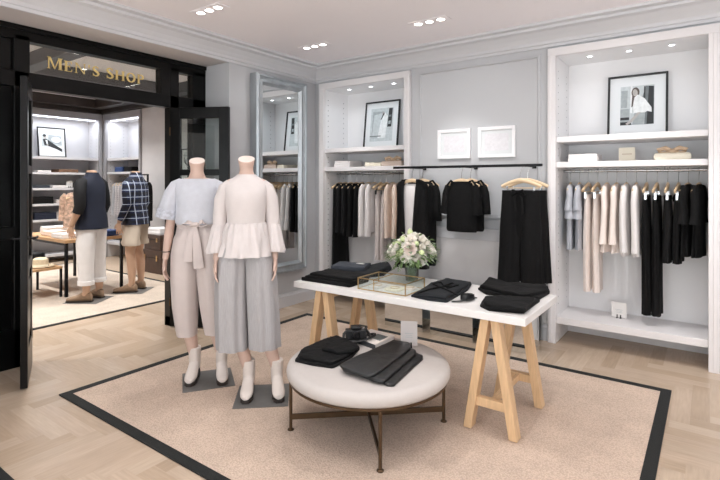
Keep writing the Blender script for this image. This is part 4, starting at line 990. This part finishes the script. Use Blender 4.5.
leg = lambda s_: [(s_*.055, 0, 1.11, .075, .1), (s_*.07, 0, 1.04, .092, .12, .015, 5, s_), (s_*.08, 0, .93, .1, .13, .015, 5, s_), (.004+s_*.09, 0, .75, .098, .118, .02, 5, s_), (.012+s_*.096, 0, .55, .09, .1, .03, 5, s_), (.022+s_*.098, .005, .40, .078, .085, .035, 5, s_), (.026+s_*.098, .005, .335, .07, .076, .035, 5, s_)]
tr_ = legs_cloth([(0, 0, 1.185, .134, .11, .05, 12, 0), (0, 0, 1.15, .122, .098, .02, 12, 0), (0, 0, 1.12, .135, .108, .025, 12, 0), (0, .004, 1.06, .148, .118, .02, 10, 0), (0, .006, .97, .13, .10), (0, .004, .9, .07, .07), (0, 0, .85, .02, .03)], [leg(-1), leg(1)]).build('trousers', 'blush_silk', m1, angle=70)
m = MB(); m.rings([(0, 0, 1.128, .135, .111), (0, 0, 1.130, .140, .115, .01, 9, 0), (0, 0, 1.163, .138, .113, .01, 9, 0), (0, 0, 1.166, .131, .108)], 60)
m.sweep([(0, -.115, 1.147), (-.05, -.128, 1.165), (-.085, -.12, 1.15), (-.05, -.128, 1.132), (0, -.118, 1.145)], [(.014, .004)]*5, 10, side=(0, 0, 1)); m.sweep([(0, -.115, 1.147), (.05, -.13, 1.168), (.08, -.12, 1.145), (.045, -.13, 1.13), (0, -.118, 1.145)], [(.014, .004)]*5, 10, side=(0, 0, 1))
m.sweep([(-.02, -.125, 1.147), (.02, -.125, 1.147)], .017, 10)
m.sweep([(0, -.122, 1.14), (.012, -.142, 1.05), (.02, -.152, .95), (.03, -.15, .84)], [(.012, .004), (.024, .004), (.03, .004), (.036, .004)], 10, side=(1, 0, 0)); m.sweep([(0, -.122, 1.14), (-.028, -.14, 1.06), (-.04, -.15, .97), (-.045, -.15, .89)], [(.012, .004), (.022, .004), (.027, .004), (.032, .004)], 10, side=(1, 0, 0))
m.build('tie_belt', 'blush_silk', m1, angle=60)
m = MB(); m.rings([(-.2085, -.018, .945, .028, .028), (-.208, -.017, .951, .028, .028)], 20, 0, True, True); m.build('bracelet', 'dark_metal', m1)
# mannequin in peplum blouse and grey culottes
m2 = female('headless mannequin in a blush white peplum blouse and grey culottes', (-2.551, 2.224, 0), math.radians(45), [(-.175, .02, 1.14), (.175, .02, 1.14)], [(-.192, -.035, .93), (.192, -.035, .93)], [(.015, .0), (.205, -.02)])
plate(m2, math.radians(-3), (.11, -.045))
for s_, x, y, ro in ((-1, .015, .0, -.06), (1, .205, -.02, .1)):
    o = boot(s_, x, ro, m2); o.location.y = y
b2 = MB(); b2.rings([(0, 0, 1.155, .126, .103), (0, -.002, 1.22, .128, .106), (0, -.004, 1.30, .137, .122), (0, -.004, 1.36, .146, .122), (0, 0, 1.40, .155, .104), (0, .004, 1.43, .152, .085), (0, .005, 1.455, .125, .073), (0, .006, 1.475, .09, .066), (0, .006, 1.49, .068, .06), (0, .006, 1.498, .06, .056), (0, .006, 1.492, .056, .052)], 60)
b2o = b2.build('blouse', 'blush_white', m2, angle=70)
m = MB(); m.rings([(0, 0, 1.174, .127, .106, .02, 22, 0), (0, 0, 1.162, .137, .113, .045, 18, 0), (0, 0, 1.13, .146, .125, .05, 16, 0), (0, 0, 1.07, .162, .146, .05, 13, .5), (0, 0, 1.0, .176, .162, .055, 12, 1), (0, 0, .955, .185, .174, .06, 12, 1.2)], 130); m.build('peplum', 'blush_white', b2o, angle=70)
for s_ in (-1, 1):
    m = MB(); m.sweep([(s_*.10, 0, 1.43), (s_*.135, 0, 1.40), (s_*.162, .005, 1.33), (s_*.175, .012, 1.22), (s_*.178, .012, 1.14)], [.042, .05, .05, .047, .045], 30, side=(0, 1, 0), ripple=(lambda t: .03*t, 5, s_)); m.build('sleeve', 'blush_white', b2o, angle=70)
    m = MB(); m.sweep([(s_*.178, .012, 1.155), (s_*.179, .01, 1.14), (s_*.184, .0, 1.08), (s_*.19, -.012, 1.02), (s_*.195, -.022, .982), (s_*.194, -.024, .97)], [.045, .05, .056, .062, .066, .06], 48, side=(0, 1, 0), ripple=(lambda t: .03+.06*t, 9, s_), caps=False); m.build('bell_cuff', 'blush_white', b2o, angle=70)
leg = lambda s_: [(s_*.06, 0, 1.08, .078, .105), (s_*.075, 0, 1.0, .086, .122, .02, 8, s_), (s_*.09, 0, .90, .104, .132, .025, 8, s_), (s_*.098, 0, .75, .108, .132, .03, 8, s_), (.006+s_*.104, 0, .55, .109, .126, .04, 8, s_+.2), (.012+s_*.105, 0, .40, .109, .122, .045, 8, s_+.4), (.016+s_*.105, 0, .33, .109, .120, .05, 8, s_+.5)]
legs_cloth([(0, 0, 1.12, .118, .095), (0, 0, 1.06, .138, .112), (0, .002, .98, .138, .10), (0, 0, .90, .07, .07), (0, 0, .85, .02, .03)], [leg(-1), leg(1)], 72).build('culottes', 'culotte_grey', m2, angle=70)

# ------------------------------------------------------------------ the shop beyond the doorway
FX, FYB = -9.55, 4.75
w = MB(); w.box(FX-.5, FX, -1.6, 3.43, -.05, 3.0); w.box(FX-.5, FX, 3.43, 5.25, 2.745, 3.0); w.box(FX-.5, FX-.42, 3.43, 5.25, -.05, 2.745); struct('wall_far_left', w, 'men_white')
w = MB(); w.box(-8.2, XF+.1, FYB, 5.25, -.05, 3.0); w.box(FX, -8.2, FYB, 5.25, 2.745, 3.0); w.box(FX, -8.2, 5.18, 5.25, -.05, 2.745); w.box(FX-.42, FX+.05, FYB-.02, 5.25, -.05, 2.745); struct('wall_far_back', w, 'men_white')
w = MB(); w.box(XF-.12, XF, YJ+.02, FYB, 0, 3.0); struct('wall_far_right', w, 'men_white')
w = MB(); w.box(FX-.5, XF-.11, -1.7, -1.6, 0, 3.0); struct('wall_far_front', w, 'men_white')
struct('ceiling_far', MB().box(FX-.5, XF+.1, -1.7, 5.25, 2.98, 3.05), 'ceiling_paint')
w = MB()
for y in (.9, 2.47, 4.55): w.box(FX, XF-.12, y-.09, y+.09, 2.82, 2.979)
for x in (-9.4, -7.0, -4.75): w.box(x-.1, x+.1, -1.6, FYB, 2.821, 2.978)
struct('trim_7', w, 'beam_dark')
w = MB(); w.box(FX, FX+.1, -1.6, FYB, 2.745, 2.85); w.box(FX, -4.5, FYB-.1, FYB, 2.745, 2.85); struct('trim_8', w, 'beam_dark')
struct('trim_9', MB().box(-8.2, XF-.12, FYB-.02, FYB, 0, .14), 'men_white')
shM = [(1.895, .045), (1.615, .04), (1.335, .04), (1.055, .04), (.775, .04), (.45, .04), (.15, .05)]
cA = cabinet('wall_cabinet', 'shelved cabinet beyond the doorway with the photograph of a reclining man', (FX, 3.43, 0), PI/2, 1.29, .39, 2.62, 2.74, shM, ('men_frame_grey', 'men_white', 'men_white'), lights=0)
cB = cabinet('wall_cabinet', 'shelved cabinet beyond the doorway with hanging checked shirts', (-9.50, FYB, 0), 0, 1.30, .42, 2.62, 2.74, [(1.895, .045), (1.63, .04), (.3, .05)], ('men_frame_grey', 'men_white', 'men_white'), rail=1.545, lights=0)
for c_, nm in ((cA, 0), (cB, 1)):
    Wd = 1.29
    MB().box(.1, Wd-.1, .05, .08, 2.605, 2.619).build('light_strip', 'strip_glow', c_, smooth=False)
    la = bpy.data.lights.new('strip_lamp', 'AREA'); la.shape = 'RECTANGLE'; la.size = 1.0; la.size_y = .04; la.energy = 7; la.color = (.92, .95, 1)
    lo = bpy.data.objects.new('strip_lamp', la); COL.objects.link(lo); lo.parent = c_; lo.location = (Wd/2, .09, 2.60)
picture('black framed photograph of a man in a dark suit reclining', (FX-.27, 3.95, 1.897), .47, .55, .05, 'recline', tilt=.12, rz=PI/2)
picture('black framed picture standing at an angle above the checked shirts', (-8.47, 5.0, 1.897), .42, .52, .03, 'group', tilt=.1, rz=-.95)
picture('small black framed picture seen through the narrow side pane, nearer the doorway', (-7.16, FYB-.003, 1.62), .20, .36, .035, 'veil')
picture('small black framed picture seen through the narrow side pane, nearer the door leaf', (-6.90, FYB-.003, 1.62), .20, .36, .035, 'recline')
# folded things on the far shelves (world x is fixed by the cabinet depth)
def fs(label, y, z, n, wd, m_, th=.03, x=FX-.17): stack(label, x, y, z+.0015, n, .3, wd, th, m_)
fs('tan folded scarf on the shelf below the reclining man', 4.12, 1.615, 2, .34, 'brown_cloth', .028); fs('folded white pocket squares on the shelf below the reclining man', 3.72, 1.615, 1, .22, 'white_cloth', .03)
fs('grey folded shirts on the second shelf down beyond the doorway', 3.66, 1.335, 2, .3, 'slate_cloth', .022); fs('white folded shirt between grey shirts and a small card on a far shelf', 3.98, 1.335, 2, .26, 'white_cloth', .02); fs('black folded knit behind the navy blazer', 4.36, 1.335, 3, .26, 'black_cloth', .03)
fs('black folded knits piled on the third far shelf', 3.70, 1.055, 4, .34, 'black_cloth', .03); fs('pale folded shirt beside the black knits on a far shelf', 4.06, 1.055, 2, .28, 'greige_cloth', .03)
fs('navy folded trousers on the fourth far shelf', 3.74, .775, 4, .36, 'navy_cloth', .03); fs('denim folded jeans behind the draped print shirt', 4.2, .775, 3, .3, 'denim', .03)
fs('charcoal folded trousers on the lowest visible far shelf', 3.95, .45, 3, .4, 'charcoal_cloth', .04)
sign_card('card_sign', 'small white card between folded shirts on a far shelf', (FX-.1, 4.17, 1.336), PI/2, .11, .13)
sign_card('card_sign', 'small white card beside the folded navy trousers', (FX-.1, 4.0, .776), PI/2, .11, .13)
for k, (x, z, m_, lb) in enumerate(((-9.05, 1.63, 'denim', 'blue folded shirt on the far shelf above the checked shirts'), (-8.72, 1.63, 'black_cloth', 'black folded scarf on the far shelf above the plaid shirted mannequin'))):
    stack(lb, x, FYB+.17, z+.0015, 3, .26, .3, .03, m_)
for k in range(8):
    x = -9.30+.1*k; lb = f'{"pale checked" if k % 3 else "light blue"} shirt, {seq[k]} from the corner on the far rail'
    loc = (x, FYB+.21, 1.515); hanger(f'hanger of the {lb}', loc, PI/2+.1); hang_top('shirt', lb, loc, PI/2+.1, 'plaid_pale' if k % 3 else 'greyblue_cloth', .78, (.58, .04, .04, .04), 'shirts on the far rail', sh=.13, hem=.14, th=.034, ph=k)
# table and bench
tb = empty('display_table', 'wooden table with black legs piled with folded clothes beyond the doorway', 'table', (-7.2, 3.13, 0))
TW, TD, TH_ = .70, .37, .717
MB().box(-TW, TW, -TD, TD, TH_-.04, TH_).build('table_top', 'table_wood', tb, smooth=False, bevel=.003)
for a in (-1, 1):
    for b in (-1, 1): MB().box(a*(TW-.02)-.016, a*(TW-.02)+.016, b*(TD-.02)-.016, b*(TD-.02)+.016, .009, TH_-.041).build('leg', 'dark_metal', tb, smooth=False)
for b in (-1, 1): MB().box(-TW+.04, TW-.04, b*(TD-.02)-.012, b*(TD-.02)+.012, TH_-.07, TH_-.041).build('apron', 'dark_metal', tb, smooth=False)
bn = empty('bench', 'low wooden bench with black legs carrying a straw hat', 'bench', (-6.93, 2.56, 0))
MB().box(-.36, .36, -.2, .2, .36, .39).build('seat', 'table_wood', bn, smooth=False, bevel=.003)
for a in (-1, 1):
    for b in (-1, 1): MB().box(a*.345-.012, a*.345+.012, b*.185-.012, b*.185+.012, .009, .359).build('leg', 'dark_metal', bn, smooth=False)
ht = empty('straw_hat', 'pale straw hat on the low bench', 'hat', (-6.75, 2.58, .3915), .3)
m = MB(); m.lathe([(.07, .004), (.13, .003), (.152, .012), (.148, .016), (.125, .01), (.088, .012), (.086, .05), (.08, .085), (.06, .1), (.03, .092), (.002, .088)], n=40); o = m.build('crown_and_brim', 'straw', ht); o.scale = (1.1, .95, 1.1)
m = MB(); m.lathe([(.0885, .013), (.0905, .013), (.0895, .033), (.0875, .033)], n=40); o = m.build('hat_band', 'cream_card', ht); o.scale = (1.1, .95, 1.1)
stack('dark folded trousers stacked on the low bench behind the straw hat', -7.1, 2.55, .3915, 4, .28, .34, .034, 'charcoal_cloth')
tz = TH_+.001
for lb, x, y, n, w_, d_, th, m_ in (('white folded shirts on the far table end', -6.82, 2.92, 2, .3, .26, .03, 'white_cloth'), ('brown patterned folded shirt on the far table beside the white shirts', -6.66, 3.10, 2, .2, .14, .03, 'print_shirt'), ('denim folded shirt on the far table behind the white trousers', -6.65, 3.36, 2, .24, .2, .035, 'denim'),
    ('pink folded shirt at the back of the far table', -7.25, 2.95, 2, .28, .24, .03, 'peach_cloth'), ('white folded polo at the back of the far table', -7.6, 3.1, 3, .28, .3, .03, 'white_cloth'), ('blue folded jeans in the middle of the far table', -7.02, 3.3, 2, .3, .26, .03, 'denim')):
    stack(lb, x, y, tz, n, w_, d_, th, m_)
st_ = empty('bust_stand', 'small display stand holding a patterned shirt on the far table', 'display stand', (-6.98, 3.1, tz), 0)
MB().lathe([(.07, 0), (.07, .008), (.01, .012), (.01, .56), (.02, .57)], n=20).build('pole', 'dark_metal', st_)
MB().sweep([(0, -.13, .5), (0, 0, .55), (0, .13, .5)], .012, 8).build('shoulder_bar', 'hanger_wood', st_)
hang_top('patterned_shirt', 'patterned pinkish shirt draped on a stand on the far table', (-6.98, 3.1, tz+.67), PI/2-.5, 'print_shirt', .56, (.34, .045, .045, .045), None, sh=.14, hem=.15, th=.06)
# trunks and rack by the far wall
def trunk(label, x, y, z, w_, d_, h_):
    r = empty('trunk', label, 'trunk', (x, y, z)); MB().box(-w_/2, w_/2, -d_/2, d_/2, .001, h_*.68).build('body', 'trunk_brown', r, smooth=False, bevel=.008); MB().box(-w_/2-.004, w_/2+.004, -d_/2-.004, d_/2+.004, h_*.69, h_).build('lid', 'trunk_brown', r, smooth=False, bevel=.008)
    for s_ in (-1, 1): MB().box(s_*w_*.3-.015, s_*w_*.3+.015, -d_/2-.012, -d_/2-.004, h_*.55, h_*.8).build('latch', 'brass', r, smooth=False)
trunk('large brown leather trunk standing on the floor by the far wall', -7.2, 4.50, 0, .56, .36, .36); trunk('small brown leather trunk on top of the large trunk', -7.2, 4.50, .361, .46, .32, .24)
stack('white folded towels on top of the small trunk', -7.2, 4.5, .603, 2, .34, .26, .05, 'towel_white', 'folded_towel')
rk = empty('garment_rack', 'black rack behind the leather trunks', 'clothes rack', (-7.68, 4.45, 0), 0)
m = MB()
for s_ in (-1, 1): m.box(s_*.17-.012, s_*.17+.012, -.012, .012, .01, 1.55)
m.box(-.182, .182, -.012, .012, 1.55, 1.574); m.build('rack_frame', 'dark_metal', rk, smooth=False)
for s_ in (-1, 1): MB().box(s_*.17-.016, s_*.17+.016, -.04, .04, .0, .012).build('foot', 'dark_metal', rk, smooth=False)
loc = (-7.62, 4.45, 1.532); hanger('hanger of the dark jacket on the black rack', loc, .05); hang_top('jacket', 'dark jacket hanging on the black rack above the trunks', loc, .05, 'black_cloth', .82, (.6, .05, .05, .05), None, sh=.15, hem=.15, th=.05)

# men's mannequins
def male(label, loc, rz, sleeve_end):
    r = empty('mannequin', label, 'mannequin', loc, rz); b = MB()
    b.rings([(0, .01, .84, .06, .04), (0, .012, .92, .12, .08), (0, .01, 1.0, .145, .1), (0, 0, 1.12, .145, .105), (0, -.004, 1.28, .165, .12), (0, 0, 1.4, .165, .105), (0, .01, 1.46, .115, .07), (0, .01, 1.5, .06, .058), (0, .006, 1.55, .056, .058), (0, 0, 1.585, .054, .057)], 30, 0, True, True)
    for s_ in (-1, 1):
        sh, ev, wv = V((s_*.18, 0, 1.41)), V((s_*.225, .02, 1.15)), V((s_*.225, -.09, .93))
        b.sweep([(s_*.06, .005, 1.435), (s_*.13, 0, 1.43), sh], [.045, .048, .046], 14); b.sweep([sh, sh.lerp(ev, .5), ev, ev.lerp(wv, .35), wv], [.046, .046, .04, .041, .028], 14)
        hand(b, wv, V((0, -.03, -1)), (0, -1, 0), (-s_, 0, 0), 1.05)
        b.sweep([(s_*.09, .01, .94), (s_*.1, .0, .7), (s_*.105, -.01, .52), (s_*.11, .015, .38), (s_*.115, .02, .14), (s_*.115, .0, .09)], [.09, .078, .058, .06, .04, .04], 16)
    fuse(b, 'body', 'skin_male', r, .007, 4)
    for s_ in (-1, 1):
        m = MB(); R_ = []
        for y, hw_, z1 in ((.085, .02, .07), (.07, .034, .10), (.02, .038, .115), (-.04, .04, .10), (-.1, .046, .07), (-.16, .044, .055), (-.205, .026, .04)):
            R_.append([(hw_*math.cos(t), y, max(.006, z1/2+.006+z1/2*math.sin(t))) for t in [2*PI*i/20 for i in range(20)]])
        m.loft(R_); o = fuse(m, 'shoe', 'suede_tan', r, .006, 3); o.location = (s_*.115, 0, .0145); o.rotation_euler = (0, 0, -s_*-.22)
        ol = [(.03, .088), (.038, .05), (.036, 0), (.046, -.08), (.046, -.15), (.026, -.208), (-.026, -.208), (-.046, -.15), (-.046, -.08), (-.036, 0), (-.038, .05), (-.03, .088)]
        q = MB(); q.loft([[(a, b_, z) for a, b_ in ol] for z in (-.001, .016)]); q.build('sole', 'sole_dark', o, smooth=False)
    plate(r, .1, (0, -.03), .2)
    return r
th_ = math.radians(-62)
A = male('headless mannequin in a navy blazer and white rolled trousers', (-6.11, 2.89, 0), th_, 1)
m = MB(); m.rings([(0, .005, .88, .205, .165, .01, 5, 0), (0, .005, 1.0, .198, .156), (0, 0, 1.13, .178, .135), (0, -.002, 1.28, .188, .14), (0, 0, 1.39, .2, .125), (0, .004, 1.44, .195, .105), (0, .008, 1.485, .15, .09), (0, .012, 1.525, .09, .078), (0, .012, 1.56, .068, .07), (0, .012, 1.552, .062, .064)], 48); A1 = m.build('blazer', 'navy_cloth', A, angle=70)
for s_ in (-1, 1):
    m = MB(); m.sweep([(s_*.14, 0, 1.45), (s_*.19, 0, 1.42), (s_*.217, .01, 1.3), (s_*.226, .022, 1.16), (s_*.226, -.01, 1.08)], [.06, .07, .066, .06, .056], 20, side=(0, 1, 0)); m.build('sleeve', 'black_navy', A1, angle=70)
leg = lambda s_, hem, z1: [(s_*.075, .005, 1.0, .085, .115), (s_*.085, .008, .92, .092, .128), (s_*.1, 0, .7, .095, .11, .02, 5, s_), (s_*.106, .0, (.7+z1)/2, hem*1.12, hem*1.22, .03, 6, s_), (s_*.112, .012, z1, hem, hem*1.1, .03, 6, s_)]
legs_cloth([(0, .005, 1.02, .155, .115), (0, .008, .95, .12, .10), (0, .008, .86, .02, .03)], [leg(-1, .076, .22), leg(1, .076, .22)], 40).build('trousers', 'chino_white', A, angle=70)
for s_ in (-1, 1): MB().rings([(s_*.112, .012, .215, .08, .088), (s_*.112, .012, .218, .086, .094), (s_*.112, .012, .265, .086, .095), (s_*.111, .012, .268, .08, .088)], 30).build('rolled_cuff', 'chino_white', A)
B = male('headless mannequin in a navy plaid shirt and stone shorts', (-6.165, 3.475, 0), math.radians(-58), 1)
m = MB(); m.rings([(0, .005, .89, .195, .16, .02, 6, 0), (0, .005, 1.0, .19, .15, .015, 6, 0), (0, 0, 1.15, .176, .132), (0, -.002, 1.28, .184, .136), (0, 0, 1.39, .197, .122), (0, .004, 1.44, .192, .103), (0, .008, 1.485, .148, .088), (0, .012, 1.525, .09, .078), (0, .012, 1.57, .068, .07), (0, .012, 1.562, .062, .064)], 48); B1 = m.build('shirt', 'plaid_navy', B, angle=70)
for s_ in (-1, 1):
    m = MB(); m.sweep([(s_*.135, 0, 1.45), (s_*.19, 0, 1.415), (s_*.217, .01, 1.3), (s_*.226, .022, 1.16), (s_*.226, -.03, 1.04), (s_*.225, -.07, .96)], [.06, .066, .06, .056, .05, .044], 20, side=(0, 1, 0)); m.build('sleeve', 'plaid_navy', B1, angle=70)
legs_cloth([(0, .005, 1.02, .155, .115), (0, .008, .95, .12, .10), (0, .008, .86, .02, .03)], [leg(-1, .098, .62), leg(1, .098, .62)], 40).build('shorts', 'short_stone', B, angle=70)

# ------------------------------------------------------------------ lamps beyond the doorway, two added in place of reflections in the transom
far_lamps_and_glints = [(88, 101, 'recessed ceiling light beyond the doorway just under the door head'), (62, 57, 'recessed ceiling light seen through the glass behind the gilt letter E'), (80, 70, 'recessed ceiling light seen through the glass below the gilt lettering')]
for px, py, lb in far_lamps_and_glints:
    p = onz(px, py, 2.979); ceiling_light(p.x, p.y, lb, 2.979)
for x, y in ((-5.5, 2.2), (-7.1, 2.2), (-8.6, 2.2), (-5.5, 3.7), (-7.1, 3.7), (-8.6, 3.7), (-5.5, .6), (-7.1, .6), (-8.6, .6)):
    la = bpy.data.lights.new('far_downlight', 'AREA'); la.shape = 'RECTANGLE'; la.size = .34; la.size_y = .09; la.energy = FAR; la.color = (1, .98, .95); la.spread = 2.0
    lo = bpy.data.objects.new('far_downlight', la); COL.objects.link(lo); lo.location = (x, y, 2.96)
# fill lights added behind the camera, aimed upward to lift the ceiling
for x0, x1 in ((-3.4, -.5), (.1, 3.0)):
    la = bpy.data.lights.new('window_daylight', 'AREA'); la.shape = 'RECTANGLE'; la.size = x1-x0; la.size_y = 2.3; la.energy = FRONT_FILL; la.color = (.95, .97, 1)
    lo = bpy.data.objects.new('window_daylight', la); COL.objects.link(lo); lo.location = ((x0+x1)/2, YF-.25, 1.43); lo.rotation_euler = (PI/2+.7, 0, 0)
wd = bpy.data.worlds.new('sky'); SC.world = wd; wd.use_nodes = True
wd.node_tree.nodes['Background'].inputs['Color'].default_value = (.85, .92, 1, 1); wd.node_tree.nodes['Background'].inputs['Strength'].default_value = 1.0

# ------------------------------------------------------------------ camera and view
cd = bpy.data.cameras.new('camera'); co = bpy.data.objects.new('camera', cd); COL.objects.link(co)
cd.sensor_width = 36; cd.lens = 36*FPX/720; cd.shift_y = -(240-HY)/720; cd.clip_start = .05
co.location = (0, 0, H); co.rotation_euler = (PI/2, 0, TH); SC.camera = co
vs = SC.view_settings; vs.view_transform = 'Standard'; vs.look = 'None'; vs.gamma = 1; vs.use_curve_mapping = False; vs.exposure = EXPO
try:
    SC.cycles.max_bounces = 10; SC.cycles.diffuse_bounces = 6; SC.cycles.transparent_max_bounces = 12; SC.cycles.caustics_reflective = False; SC.cycles.caustics_refractive = False
    SC.cycles.sample_clamp_indirect = 4; SC.cycles.use_denoising = True; SC.cycles.denoiser = 'OPENIMAGEDENOISE'
except Exception: pass
